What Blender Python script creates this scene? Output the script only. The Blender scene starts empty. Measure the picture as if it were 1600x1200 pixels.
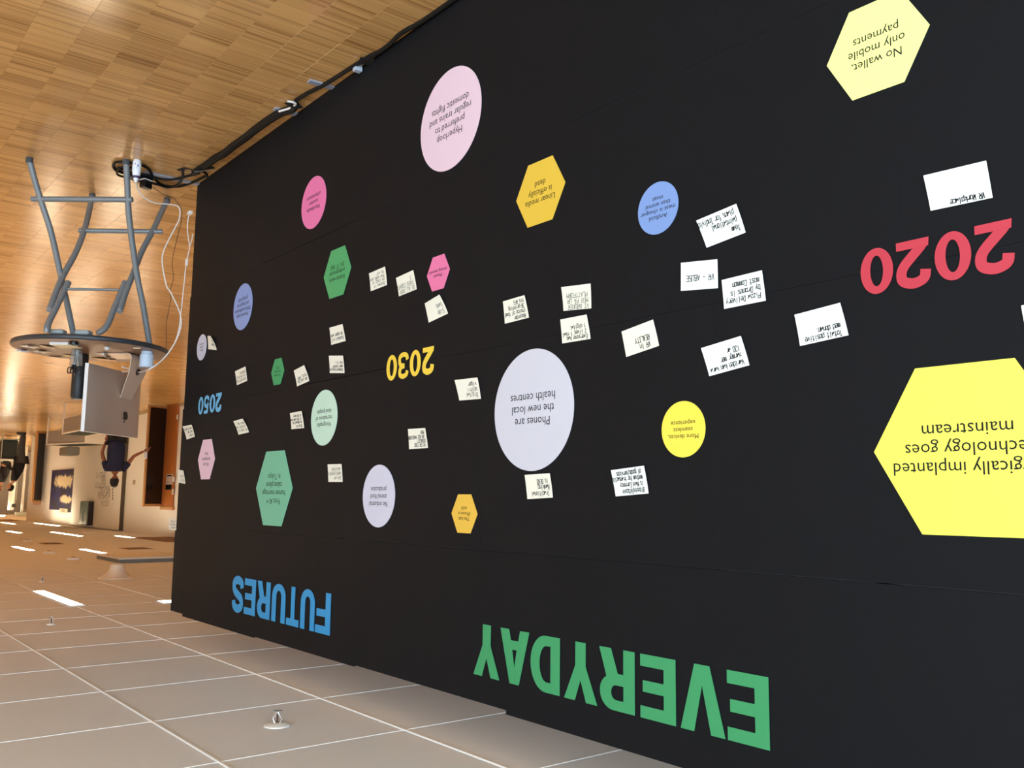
import bpy, math, random
from mathutils import Vector, Matrix
random.seed(7)
PI = math.pi
SC = bpy.context.scene
COL = SC.collection

# ---------------------------------------------------------------- camera
F_PX = 1427.33
PITCH, YAW, ROLL = -0.126226536, 0.677212573, 0.0116708813
CAM = Vector((0.0, -1.78, 1.80225))
FW = Vector((math.cos(PITCH)*math.cos(YAW), math.cos(PITCH)*math.sin(YAW), math.sin(PITCH)))
_rt = Vector((math.sin(YAW), -math.cos(YAW), 0)); _up = _rt.cross(FW)
RT = math.cos(ROLL)*_rt + math.sin(ROLL)*_up
UP = -math.sin(ROLL)*_rt + math.cos(ROLL)*_up
cam_data = bpy.data.cameras.new('camera'); cam = bpy.data.objects.new('camera', cam_data); COL.objects.link(cam)
cam_data.sensor_width = 36.0; cam_data.lens = F_PX/1600*36.0; cam_data.clip_end = 200
# the phone was held upside down: its right and up axes are flipped
m = Matrix.Identity(4)
for i in range(3):
    m[i][0] = -RT[i]; m[i][1] = -UP[i]; m[i][2] = -FW[i]; m[i][3] = CAM[i]
cam.matrix_world = m
SC.camera = cam

# ---------------------------------------------------------------- light
SC.view_settings.view_transform = 'Standard'; SC.view_settings.look = 'None'
SC.view_settings.gamma = 1.0; SC.view_settings.use_curve_mapping = False
SC.view_settings.exposure = 0.0
W = bpy.data.worlds.new('sky'); SC.world = W; W.use_nodes = True
bg = W.node_tree.nodes['Background']; bg.inputs[0].default_value = (0.72, 0.85, 1.0, 1); bg.inputs[1].default_value = 1.0
SC.cycles.max_bounces = 8
SC.cycles.use_denoising = True
SC.cycles.sample_clamp_indirect = 6.0

def area(name, loc, rot, sx, sy, power, color):
    l = bpy.data.lights.new(name, 'AREA'); l.shape = 'RECTANGLE'; l.size = sx; l.size_y = sy
    l.energy = power; l.color = color
    o = bpy.data.objects.new(name, l); COL.objects.link(o); o.location = loc; o.rotation_euler = rot
    return o
COOL = (0.60, 0.81, 1.0)
WARM = (1.0, 0.66, 0.36)
# daylight through the windows behind and beside the camera
area('window_daylight', (-1.7, -6.85, 1.25), (PI/2, 0, 0), 6.4, 2.2, 420, COOL)
area('window_daylight', (-4.85, -3.2, 1.25), (PI/2, 0, -PI/2), 5.4, 2.2, 500, COOL)
LAMP_STRENGTH = 66.0

# ---------------------------------------------------------------- helpers
def ray(x, y):
    return RT*(800-x) + UP*(y-600) + FW*F_PX
def atz(x, y, z):
    r = ray(x, y); return CAM + r*((z-CAM.z)/r.z)
def aty(x, y, Y):
    r = ray(x, y); return CAM + r*((Y-CAM.y)/r.y)
def atx(x, y, X):
    r = ray(x, y); return CAM + r*((X-CAM.x)/r.x)
def atplane(x, y, p, n):
    r = ray(x, y); return CAM + r*((Vector(p)-CAM).dot(n)/r.dot(n))
def px(P):
    c = Vector(P)-CAM; d = c.dot(FW)
    return 800-F_PX*c.dot(RT)/d, 600+F_PX*c.dot(UP)/d, d

def srgb(r, g, b):
    f = lambda v: (v/255/12.92) if v/255 <= 0.04045 else ((v/255+0.055)/1.055)**2.4
    return (f(r), f(g), f(b), 1)
MATS = {}
def mat(name, col, rough=0.5, metal=0.0, spec=0.5, noise=0.0, nscale=30.0, bump=0.0, emit=None, strength=0.0, trans=0.0, coat=0.0):
    if name in MATS: return MATS[name]
    M = bpy.data.materials.new(name); M.use_nodes = True; nt = M.node_tree; b = nt.nodes['Principled BSDF']
    b.inputs['Base Color'].default_value = col; b.inputs['Roughness'].default_value = rough
    b.inputs['Metallic'].default_value = metal; b.inputs['Specular IOR Level'].default_value = spec
    b.inputs['Coat Weight'].default_value = coat
    if trans: b.inputs['Transmission Weight'].default_value = trans
    if emit: b.inputs['Emission Color'].default_value = emit; b.inputs['Emission Strength'].default_value = strength
    if noise or bump:
        tc = nt.nodes.new('ShaderNodeTexCoord'); n = nt.nodes.new('ShaderNodeTexNoise'); n.inputs['Scale'].default_value = nscale
        n.inputs['Detail'].default_value = 4
        nt.links.new(tc.outputs['Object'], n.inputs['Vector'])
        if noise:
            r = nt.nodes.new('ShaderNodeMapRange'); r.inputs['To Min'].default_value = 1-noise; r.inputs['To Max'].default_value = 1+noise
            nt.links.new(n.outputs['Fac'], r.inputs['Value'])
            mx = nt.nodes.new('ShaderNodeVectorMath'); mx.operation = 'SCALE'; mx.inputs[0].default_value = col[:3]
            nt.links.new(r.outputs[0], mx.inputs['Scale']); nt.links.new(mx.outputs[0], b.inputs['Base Color'])
        if bump:
            bp = nt.nodes.new('ShaderNodeBump'); bp.inputs['Strength'].default_value = bump; bp.inputs['Distance'].default_value = 0.002
            nt.links.new(n.outputs['Fac'], bp.inputs['Height']); nt.links.new(bp.outputs[0], b.inputs['Normal'])
    MATS[name] = M
    return M

class MB:
    def __init__(s): s.v = []; s.f = []
    def add(s, vs, fs):
        o = len(s.v); s.v += [tuple(p) for p in vs]; s.f += [tuple(i+o for i in f) for f in fs]; return s
    def box(s, x0, x1, y0, y1, z0, z1, M=None):
        vs = [Vector((x, y, z)) for z in (z0, z1) for y in (y0, y1) for x in (x0, x1)]
        if M is not None: vs = [M @ v for v in vs]
        return s.add(vs, [(0,2,3,1),(4,5,7,6),(0,1,5,4),(2,6,7,3),(0,4,6,2),(1,3,7,5)])
    def bbox(s, x0, x1, y0, y1, z0, z1, b=0.003, M=None):
        # a box with chamfered edges
        vs = []; idx = {}
        for cx in (0,1):
            for cy in (0,1):
                for cz in (0,1):
                    X = (x0,x1)[cx]; Y = (y0,y1)[cy]; Z = (z0,z1)[cz]
                    sx = b if cx == 0 else -b; sy = b if cy == 0 else -b; sz = b if cz == 0 else -b
                    for k, p in enumerate(((X, Y+sy, Z+sz), (X+sx, Y, Z+sz), (X+sx, Y+sy, Z))):
                        idx[cx,cy,cz,k] = len(vs); vs.append(Vector(p))
        fs = []
        q = lambda l: fs.append(tuple(idx[i] for i in l))
        for c in (0,1):
            q([(c,0,0,0),(c,1,0,0),(c,1,1,0),(c,0,1,0)]); q([(0,c,0,1),(1,c,0,1),(1,c,1,1),(0,c,1,1)]); q([(0,0,c,2),(1,0,c,2),(1,1,c,2),(0,1,c,2)])
        for a in (0,1):
            for c in (0,1):
                q([(a,c,0,0),(a,c,1,0),(a,c,1,1),(a,c,0,1)]); q([(a,0,c,0),(a,1,c,0),(a,1,c,2),(a,0,c,2)]); q([(0,a,c,1),(1,a,c,1),(1,a,c,2),(0,a,c,2)])
        for a in (0,1):
            for c in (0,1):
                for e in (0,1): q([(a,c,e,0),(a,c,e,1),(a,c,e,2)])
        if M is not None: vs = [M @ v for v in vs]
        return s.add(vs, fs)
    def tube(s, pts, r, n=8, cap=True):
        pts = [Vector(p) for p in pts]; rs = r if isinstance(r, (list, tuple)) else [r]*len(pts)
        prev = None; rings = []
        for i, p in enumerate(pts):
            t = (pts[min(i+1, len(pts)-1)]-pts[max(i-1, 0)]).normalized()
            if prev is None:
                a = Vector((0,0,1)) if abs(t.z) < 0.9 else Vector((1,0,0)); u = t.cross(a).normalized()
            else: u = (prev - t*prev.dot(t)).normalized()
            prev = u; w = t.cross(u)
            rings.append([p+(u*math.cos(2*PI*k/n)+w*math.sin(2*PI*k/n))*rs[i] for k in range(n)])
        vs = [v for R_ in rings for v in R_]; fs = []
        for i in range(len(pts)-1):
            for k in range(n): fs.append((i*n+k, i*n+(k+1)%n, (i+1)*n+(k+1)%n, (i+1)*n+k))
        if cap: fs.append(tuple(range(n-1, -1, -1))); fs.append(tuple((len(pts)-1)*n+k for k in range(n)))
        return s.add(vs, fs)
    def lathe(s, prof, n=24, M=None, c=(0,0,0)):
        vs = []; fs = []
        for (r, z) in prof:
            for k in range(n): vs.append(Vector((c[0]+r*math.cos(2*PI*k/n), c[1]+r*math.sin(2*PI*k/n), c[2]+z)))
        for i in range(len(prof)-1):
            for k in range(n): fs.append((i*n+k, i*n+(k+1)%n, (i+1)*n+(k+1)%n, (i+1)*n+k))
        fs.append(tuple(range(n-1, -1, -1))); fs.append(tuple((len(prof)-1)*n+k for k in range(n)))
        if M is not None: vs = [M @ v for v in vs]
        return s.add(vs, fs)
    def build(s, name, material, parent=None, smooth=False, base=None):
        me = bpy.data.meshes.new(name)
        off = Vector((0,0,0)) if base is None else Vector(base)
        me.from_pydata([tuple(Vector(v)-off) for v in s.v], [], s.f); me.materials.append(material); me.update()
        if smooth:
            for p in me.polygons: p.use_smooth = True
            try: me.set_sharp_from_angle(angle=math.radians(40))
            except Exception: pass
        o = bpy.data.objects.new(name, me); COL.objects.link(o)
        if base is not None: o.location = off
        if parent is not None: adopt(o, parent)
        return o
def adopt(o, parent):
    # world coordinates stay as built: parents are unrotated empties or meshes
    pl = Vector((0,0,0)); p = parent
    while p is not None: pl += p.location; p = p.parent
    o.parent = parent; o.location = Vector(o.location) - pl
def tag(o, label=None, cat=None, group=None, kind=None):
    if label: o['label'] = label
    if cat: o['category'] = cat
    if group: o['group'] = group
    if kind: o['kind'] = kind
    return o
def thing(name, label, cat, loc=(0,0,0), group=None):
    o = bpy.data.objects.new(name, None); COL.objects.link(o); o.location = loc; o.empty_display_size = 0.05
    return tag(o, label, cat, group)
def link_mesh(name, me, material, parent=None):
    me.materials.clear(); me.materials.append(material)
    o = bpy.data.objects.new(name, me); COL.objects.link(o)
    if parent is not None: adopt(o, parent)
    return o
def eval_mesh(obj):
    dg = bpy.context.evaluated_depsgraph_get(); dg.update()
    me = bpy.data.meshes.new_from_object(obj.evaluated_get(dg))
    d = obj.data; bpy.data.objects.remove(obj)
    return me
def poly_mesh(shapes, ext=0.0004):
    """shapes: list of shapes, each a list of loops (first outer, others holes) in 2D; gives (verts, faces) of flat extruded shapes"""
    V = []; Fc = []
    for loops in shapes:
        cu = bpy.data.curves.new('tmp', 'CURVE'); cu.dimensions = '2D'; cu.fill_mode = 'BOTH'; cu.extrude = ext
        for lp in loops:
            sp = cu.splines.new('POLY'); sp.points.add(len(lp)-1); sp.use_cyclic_u = True
            for i, p in enumerate(lp): sp.points[i].co = (p[0], p[1], 0, 1)
        ob = bpy.data.objects.new('tmp', cu); COL.objects.link(ob)
        me = eval_mesh(ob); bpy.data.curves.remove(cu)
        o = len(V); V += [tuple(v.co) for v in me.vertices]; Fc += [tuple(i+o for i in p.vertices) for p in me.polygons]
        bpy.data.meshes.remove(me)
    return V, Fc
def catmull(P, n=6):
    P = [Vector(p) for p in P]; Q = [P[0]*2-P[1]]+P+[P[-1]*2-P[-2]]; out = []
    for i in range(1, len(Q)-2):
        for k in range(n):
            t = k/n
            out.append(0.5*((2*Q[i])+(Q[i+1]-Q[i-1])*t+(2*Q[i-1]-5*Q[i]+4*Q[i+1]-Q[i+2])*t*t+(3*Q[i]-Q[i-1]-3*Q[i+1]+Q[i+2])*t**3))
    out.append(P[-1]); return out
def stroke(P, t):
    L = []; Rr = []
    for i, p in enumerate(P):
        d = (P[min(i+1, len(P)-1)]-P[max(i-1, 0)]).normalized(); n = Vector((-d.y, d.x))*t/2
        L.append(p+n); Rr.append(p-n)
    return L+Rr[::-1]

# ---------------------------------------------------------------- materials of the shell
def wood_floor_mat():
    M = bpy.data.materials.new('parquet'); M.use_nodes = True; nt = M.node_tree; N = nt.nodes.new; L = nt.links.new
    b = nt.nodes['Principled BSDF']
    g = N('ShaderNodeNewGeometry'); s = N('ShaderNodeSeparateXYZ'); L(g.outputs['Position'], s.inputs[0])
    def mth(op, a, b_=None):
        n = N('ShaderNodeMath'); n.operation = op
        for i, v in enumerate((a, b_)):
            if v is None: continue
            if isinstance(v, (int, float)): n.inputs[i].default_value = v
            else: L(v, n.inputs[i])
        return n.outputs[0]
    col_ = mth('FLOOR', mth('DIVIDE', s.outputs['Y'], 0.165))
    st = mth('FLOOR', mth('DIVIDE', s.outputs['X'], 0.0115))
    c = N('ShaderNodeCombineXYZ'); L(st, c.inputs[0]); L(col_, c.inputs[1])
    w = N('ShaderNodeTexWhiteNoise'); w.noise_dimensions = '2D'; L(c.outputs[0], w.inputs['Vector'])
    blk = mth('FLOOR', mth('DIVIDE', s.outputs['X'], 0.075))
    c2 = N('ShaderNodeCombineXYZ'); L(blk, c2.inputs[0]); L(col_, c2.inputs[1])
    w2 = N('ShaderNodeTexWhiteNoise'); w2.noise_dimensions = '2D'; L(c2.outputs[0], w2.inputs['Vector'])
    # grain along the strips (Y)
    mp = N('ShaderNodeMapping'); mp.inputs['Scale'].default_value = (420, 14, 1); L(g.outputs['Position'], mp.inputs[0])
    gr = N('ShaderNodeTexNoise'); gr.inputs['Scale'].default_value = 1.0; gr.inputs['Detail'].default_value = 3; L(mp.outputs[0], gr.inputs['Vector'])
    # the contrast of single strips: the odd strong one, most of them alike
    e = mth('POWER', w.outputs['Value'], 3.0)
    t = mth('ADD', mth('MULTIPLY', e, 0.50), mth('MULTIPLY', w2.outputs['Value'], 0.26))
    t = mth('ADD', t, mth('MULTIPLY', gr.outputs['Fac'], 0.12))
    at = N('ShaderNodeAttribute'); at.attribute_name = 'tone'
    t = mth('ADD', t, mth('MULTIPLY', at.outputs['Fac'], 0.16))
    cr = N('ShaderNodeValToRGB'); L(t, cr.inputs[0])
    cr.color_ramp.elements[0].position = 0.1; cr.color_ramp.elements[0].color = srgb(228, 178, 114)
    cr.color_ramp.elements[1].position = 1.0; cr.color_ramp.elements[1].color = srgb(152, 104, 54)
    L(cr.outputs[0], b.inputs['Base Color'])
    # scuffs and a few dark knots
    kn = N('ShaderNodeTexNoise'); kn.inputs['Scale'].default_value = 9.0; L(g.outputs['Position'], kn.inputs['Vector'])
    rr = N('ShaderNodeMapRange'); rr.inputs['To Min'].default_value = 0.15; rr.inputs['To Max'].default_value = 0.25; L(kn.outputs['Fac'], rr.inputs['Value'])
    L(rr.outputs[0], b.inputs['Roughness']); b.inputs['Specular IOR Level'].default_value = 0.38
    return M
PARQUET = wood_floor_mat()
M_CEIL = mat('ceiling_tile', srgb(226, 225, 225), 0.85, noise=0.03, nscale=3, bump=0.15)
M_GRID = mat('ceiling_grid', srgb(242, 239, 234), 0.6)
M_WALL = mat('wall_paint', srgb(236, 232, 224), 0.7, noise=0.02, nscale=1.0)
M_FOAM = mat('black_foam_board', srgb(22, 23, 26), 0.55, spec=0.1, noise=0.05, nscale=2.0)

# ---------------------------------------------------------------- floor
X0, X1, Y0, Y1, ZC = -5.0, 44.0, -7.0, 4.34, 2.59
fl = MB().box(X0, X1, Y0, 7.0, -0.15, -0.003).build('floor', PARQUET); tag(fl, kind='structure')
blocks = []
ny = 0.165
for k in range(-24, 8):
    y0 = k*ny; x = 1.7+random.random()*0.06
    while x < 9.0:
        w_ = random.choice((0.046, 0.0575, 0.069, 0.0805, 0.092, 0.115))
        blocks.append((x, x+w_, y0, y0+ny)); x += w_
def blk(mb, b_):
    g = 0.0002; c = 0.0005; x0, x1, y0, y1 = b_[0]+g, b_[1]-g, b_[2]+g, b_[3]-g
    mb.add([(x0,y0,-c),(x1,y0,-c),(x1,y1,-c),(x0,y1,-c),(x0+c,y0+c,0),(x1-c,y0+c,0),(x1-c,y1-c,0),(x0+c,y1-c,0),(x0,y0,-0.003),(x1,y0,-0.003),(x1,y1,-0.003),(x0,y1,-0.003)],
           [(4,5,6,7),(0,1,5,4),(1,2,6,5),(2,3,7,6),(3,0,4,7),(8,9,1,0),(9,10,2,1),(10,11,3,2),(11,8,0,3)])
def tone_attr(o, vals):
    a = o.data.attributes.new('tone', 'FLOAT', 'FACE')
    for i, v in enumerate(vals): a.data[i].value = v
def seen(b_):
    cx, cy, d = px(((b_[0]+b_[1])/2, (b_[2]+b_[3])/2, 0)); return -20 < cx < 740 and -20 < cy < 700 and b_[2] < 0.05
vis = sorted([b_ for b_ in blocks if seen(b_)], key=lambda q: (Vector((q[0], q[2], 0))-CAM).length)
single = set(vis[:300])
for b_ in vis[:300]:
    mb = MB(); blk(mb, b_); o = mb.build('parquet_block', PARQUET, fl, base=(b_[0], b_[2], 0)); tone_attr(o, [random.uniform(-1, 1)]*9)
mb = MB(); vals = []
for b_ in blocks:
    if b_ in single: continue
    blk(mb, b_); vals += [random.uniform(-1, 1)]*9
o = mb.build('parquet_blocks', PARQUET, fl); tone_attr(o, vals); tag(o, kind='stuff')

# ---------------------------------------------------------------- ceiling
ce = MB().box(X0, X1, Y0, 7.0, ZC+0.02, ZC+0.12).build('ceiling', M_CEIL); tag(ce, kind='structure')
TX, TY, CX, CY = 0.62, 0.65, 3.386, -0.015
tile_me = None; far = MB()
for i in range(-4, 66):
    for j in range(-10, 11):
        x = CX+i*TX; y = CY+j*TY
        if x > X1-1: continue
        g = 0.004
        ctr = (x+TX/2, y+TY/2, ZC); p = px(ctr)
        near = p[2] > 0.5 and x < 10.5 and -300 < p[0] < 1300 and p[1] < 1500 and y < 2.5 and p[1] > 700
        if near:
            if tile_me is None:
                o = MB().bbox(-TX/2+g, TX/2-g, -TY/2+g, TY/2-g, 0, 0.019, 0.002).build('ceiling_tile', M_CEIL, None); tile_me = o.data
            else:
                o = bpy.data.objects.new('ceiling_tile', tile_me); COL.objects.link(o)
            o.location = ctr; adopt(o, ce)
        else: far.box(x+.0006, x+TX-.0006, y+.0006, y+TY-.0006, ZC, ZC+0.019)
tag(far.build('ceiling_tiles', M_CEIL, ce), kind='stuff')
for j in range(-10, 11):
    y = CY+j*TY
    MB().box(X0, 9.0, y-0.0035, y+0.0035, ZC-0.004, ZC+0.02).build('grid_bar', M_GRID, ce, base=(X0, y, ZC))
for i in range(-8, 6):
    x = CX+i*TX
    MB().box(x-0.003, x+0.003, Y0+0.1, 6, ZC-0.0015, ZC+0.02).build('grid_bar', M_GRID, ce, base=(x, Y0, ZC))

# ---------------------------------------------------------------- walls
M_GLASS = mat('window_glass', (1,1,1,1), 0.02)
nt = M_GLASS.node_tree; mixn = nt.nodes.new('ShaderNodeMixShader'); tr = nt.nodes.new('ShaderNodeBsdfTransparent'); gl = nt.nodes.new('ShaderNodeBsdfGlossy'); gl.inputs['Roughness'].default_value = 0.02
mixn.inputs[0].default_value = 0.08; nt.links.new(tr.outputs[0], mixn.inputs[1]); nt.links.new(gl.outputs[0], mixn.inputs[2]); nt.links.new(mixn.outputs[0], nt.nodes['Material Output'].inputs[0])
M_FRAME = mat('window_frame_grey', srgb(150, 150, 150), 0.5)
ZT = ZC+0.12
WY = 4.34
tag(MB().box(5.5, 30.9, WY, WY+0.15, -0.1, ZT).build('wall_left', M_WALL), kind='structure')
tag(MB().box(-5.0, 5.5, WY, WY+0.15, -0.1, ZT).build('wall_left_rear', M_WALL), kind='structure')
tag(MB().box(X1-0.15, X1, Y0, 7, -0.1, ZT).build('wall_front', M_WALL), kind='structure')
# wall_right and wall_back, both with a row of windows
mb = MB(); mb.box(X0, X1, Y0-0.15, Y0, -0.1, 0.12).box(X0, X1, Y0-0.15, Y0, 2.4, ZT).box(1.7, X1, Y0-0.15, Y0, 0.12, 2.4).box(X0, -4.9, Y0-0.15, Y0, 0.12, 2.4)
tag(mb.build('wall_right', M_WALL), kind='structure')
mb = MB(); mb.box(X0-0.15, X0, Y0, 7, -0.1, 0.12).box(X0-0.15, X0, Y0, 7, 2.4, ZT).box(X0-0.15, X0, Y0, -6.0, 0.12, 2.4).box(X0-0.15, X0, -0.5, 7, 0.12, 2.4)
tag(mb.build('wall_back', M_WALL), kind='structure')
def window(name, p0, p1, axis, n):
    root = MB()
    L_ = p1-p0
    def B(mb, a0, a1, z0, z1, t0, t1):
        if axis == 'x': mb.box(a0, a1, Y0-t1, Y0-t0, z0, z1)
        else: mb.box(X0-t1, X0-t0, a0, a1, z0, z1)
    B(root, p0, p1, 0.12, 0.17, 0.04, 0.12); B(root, p0, p1, 2.35, 2.4, 0.04, 0.12); B(root, p0, p0+0.05, 0.17, 2.35, 0.04, 0.12); B(root, p1-0.05, p1, 0.17, 2.35, 0.04, 0.12)
    for k in range(1, n): a = p0+L_*k/n; B(root, a-0.03, a+0.03, 0.17, 2.35, 0.04, 0.12)
    r = root.build(name, M_FRAME); tag(r, kind='structure')
    for k in range(n):
        mb = MB(); B(mb, p0+L_*k/n+0.03, p0+L_*(k+1)/n-0.03, 0.17, 2.35, 0.075, 0.085); mb.build('pane', M_GLASS, r)
window('window_1', -4.9, 1.7, 'x', 4)
window('window_2', -6.0, -0.5, 'y', 4)
# skirting along the left wall
tag(MB().box(5.5, 30.9, WY-0.012, WY, 0, 0.06).build('baseboard_left', mat('skirting', srgb(190, 170, 140), 0.5)), kind='structure')
# the end of the left wall turns a corner; beyond it a passage with tall white cupboards
tag(MB().box(30.9, 31.1, WY, 6.9, -0.1, ZT).build('wall_corner', M_WALL), kind='structure')

tag(MB().box(30.9, X1, 6.9, 7.05, -0.1, ZT).build('wall_recess', M_WALL), kind='structure')

# ---------------------------------------------------------------- the black board wall
BX0, BX1 = -0.35, 5.16
bd = thing('display_wall', 'long black foam board wall with coloured stickers, years and large lettering', 'display board', ((BX0+BX1)/2, 0.012, 0))
zrows = [(0.0, 0.669), (0.669, 1.313), (1.313, 1.963), (1.963, 2.437)]
PW = 0.93
offs = [2.324, 2.79, 3.283, 3.155]
ENDS = [5.160, 5.172, 5.188, 5.204]
ROWS_TOP = {0: 2.432, 1: 2.440}
for r_, (z0, z1) in enumerate(zrows):
    x = offs[r_]
    while x > BX0: x -= PW
    k = 0
    while x < BX1-0.01:
        a = max(x, BX0); b_ = min(x+PW, ENDS[r_])
        if ENDS[r_]-b_ < 0.05: b_ = ENDS[r_]
        if b_-a > 0.03:
            gp = 0.0018 if any(r_ == q_[0] and abs(x-q_[1]) < .02 for q_ in ((0, 3.254), (1, 2.79), (2, 2.353), (2, .493))) else 0.0003
            top = z1-gp if r_ < 3 else (2.430+0.012*((k*7) % 3)/2)
            dy = random.uniform(-0.0001, 0.0001)
            base = ((a+b_)/2, 0.006, z0)
            MB().bbox(a+0.0001, b_-0.0001, 0.0+dy, 0.012, z0+0.0001, top, 0.0002).build('panel', M_FOAM, bd, base=base)
        x += PW; k += 1
M_ALU = mat('aluminium', srgb(190, 198, 210), 0.35, metal=0.6)
M_POST = mat('post_grey', srgb(120, 122, 126), 0.4, metal=0.5)
for x in (-0.2, 1.0, 2.1, 3.5, 4.4):
    MB().box(x-0.02, x+0.02, 0.014, 0.05, 0.0, 2.38).build('post', M_POST, bd, base=(x, 0.03, 0))
for z in (0.66, 1.31, 1.96): MB().box(BX0+0.03, BX1-0.03, 0.014, 0.034, z-0.02, z+0.02).build('rail', M_POST, bd, base=(2.3, 0.02, z))

# lettering -------------------------------------------------------
def arc(cx, cy, rx, ry, a0, a1, n=12):
    return [(cx+rx*math.cos(math.radians(a0+(a1-a0)*i/n)), cy+ry*math.sin(math.radians(a0+(a1-a0)*i/n))) for i in range(n+1)]
G = {
 'E': [[[(0,0),(1,0),(1,.19),(.33,.19),(.33,.41),(.93,.41),(.93,.59),(.33,.59),(.33,.81),(1,.81),(1,1),(0,1)]]],
 'F': [[[(0,0),(.33,0),(.33,.41),(.93,.41),(.93,.59),(.33,.59),(.33,.81),(1,.81),(1,1),(0,1)]]],
 'V': [[[(0,1),(.31,1),(.5,.3),(.69,1),(1,1),(.67,0),(.33,0)]]],
 'Y': [[[(0,1),(.33,1),(.5,.64),(.67,1),(1,1),(.655,.4),(.655,0),(.345,0),(.345,.4)]]],
 'A': [[[(0,0),(.34,1),(.66,1),(1,0),(.69,0),(.63,.2),(.37,.2),(.31,0)], [(.42,.37),(.58,.37),(.5,.7)]]],
 'D': [[[(0,0)]+[(0,1),(.48,1)]+arc(.48,.5,.52,.5,90,-90,18)[1:], [(.31,.18),(.31,.82)]+arc(.45,.5,.24,.32,90,-90,14)]],
 'R': [[[(0,0),(0,1),(.55,1)]+arc(.6,.715,.38,.285,90,-60,12)+[(1,0),(.66,0),(.47,.4),(.31,.4),(.31,0)], [(.31,.59),(.31,.83)]+arc(.52,.71,.14,.12,90,-90,8)]],
 'U': [[[(0,1),(0,.33)]+arc(.5,.33,.5,.34,180,360,18)+[(1,1),(.69,1),(.69,.33)]+arc(.5,.33,.19,.16,0,-180,12)+[(.31,1)]]],
 'T': [[[(0,1),(1,1),(1,.82),(.65,.82),(.65,0),(.35,0),(.35,.82),(0,.82)]]],
 '0': [[arc(.5,.5,.5,.5,0,350,30), arc(.5,.5,.20,.335,0,345,24)]],
}
CEN = {
 'S': ([[(.85,.69),(.8,.83),(.5,.91),(.2,.84),(.15,.71),(.25,.59),(.5,.51),(.75,.42),(.86,.29),(.8,.15),(.5,.09),(.2,.16),(.14,.31)]], .29, []),
 '2': ([[(.14,.66),(.2,.84),(.5,.915),(.8,.84),(.855,.68),(.76,.52),(.5,.33),(.27,.17),(.16,.06)]], .30, [[(0.02,0),(.98,0),(.98,.18),(.04,.18)]]),
 '3': ([[(.12,.72),(.2,.86),(.5,.92),(.78,.86),(.84,.73),(.74,.57),(.4,.52)],[(.4,.53),(.76,.47),(.87,.3),(.8,.14),(.5,.08),(.2,.14),(.12,.3)]], .25, []),
 '5': ([[(.17,.42),(.3,.56),(.55,.6),(.8,.5),(.86,.32),(.78,.14),(.5,.08),(.22,.13),(.12,.28)],[(.31,.95),(.24,.43)]], .25, [[(.22,.82),(.92,.82),(.92,1),(.22,1)]]),
}
def glyph(ch, x0, x1, z0, z1, material, label):
    w = x1-x0; h = z1-z0; shapes = []
    if ch in G: shapes = [[[(p[0]*w, p[1]*h) for p in lp] for lp in sh] for sh in G[ch]]
    else:
        cen, t, extra = CEN[ch]
        for c in cen:
            P = [Vector((p.x*w, p.y*h)) for p in catmull([Vector((a, b)) for a, b in c], 6)]
            shapes.append([[tuple(q) for q in stroke(P, t*w)]])
        for e in extra: shapes.append([[(p[0]*w, p[1]*h) for p in e]])
    V = []; Fc = []
    for si, sh in enumerate(shapes):
        v_, f_ = poly_mesh([sh], 0.0004); o_ = len(V); V += [(a[0], a[1], a[2]+si*0.0003) for a in v_]; Fc += [tuple(i+o_ for i in f) for f in f_]
    o = MB().add([(v[0]+x0, -0.0022-v[2]*1.0, v[1]+z0) for v in V], Fc).build('letter', material, bd, base=(x0, -0.002, z0)); tag(o, label)
def word(txt, ext, z0, z1, m, lab):
    for i, (ch, (a, b_)) in enumerate(zip(txt, ext)): glyph(ch, a, b_, z0[i] if isinstance(z0, list) else z0, z1, m, lab % ch)
VIN = lambda n, c: mat('vinyl_'+n, c, 0.5, spec=0.35, noise=0.015, nscale=3)
GREEN_L = VIN('green_letter', srgb(62, 150, 96)); BLUE_L = VIN('blue_letter', srgb(50, 148, 206)); RED_L = VIN('red_digit', srgb(190, 58, 72)); YEL_L = VIN('yellow_digit', srgb(240, 204, 70)); SKY_L = VIN('sky_digit', srgb(110, 180, 222))
word('EVERYDAY', [(1.282, 1.397), (1.404, 1.539), (1.554, 1.672), (1.692, 1.822), (1.83, 1.962), (1.981, 2.109), (2.116, 2.253), (2.256, 2.388)], 2.190, 2.348, GREEN_L, 'green capital letter %s')
word('FUTURES', [(3.347, 3.475), (3.484, 3.611), (3.626, 3.745), (3.759, 3.895), (3.915, 4.055), (4.073, 4.200), (4.212, 4.345)], 2.182, 2.345, BLUE_L, 'blue capital letter %s')
word('2020', [(0.711, 0.783), (0.79, 0.862), (0.871, 0.943), (0.95, 1.023)], 1.264, 1.363, RED_L, 'red digit %s')
word('2030', [(2.651, 2.724), (2.736, 2.808), (2.816, 2.888), (2.897, 2.971)], 1.266, 1.363, YEL_L, 'yellow digit %s')
word('2050', [(4.609, 4.689), (4.697, 4.775), (4.783, 4.857), (4.868, 4.94)], 1.266, 1.363, SKY_L, 'light blue digit %s')

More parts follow.
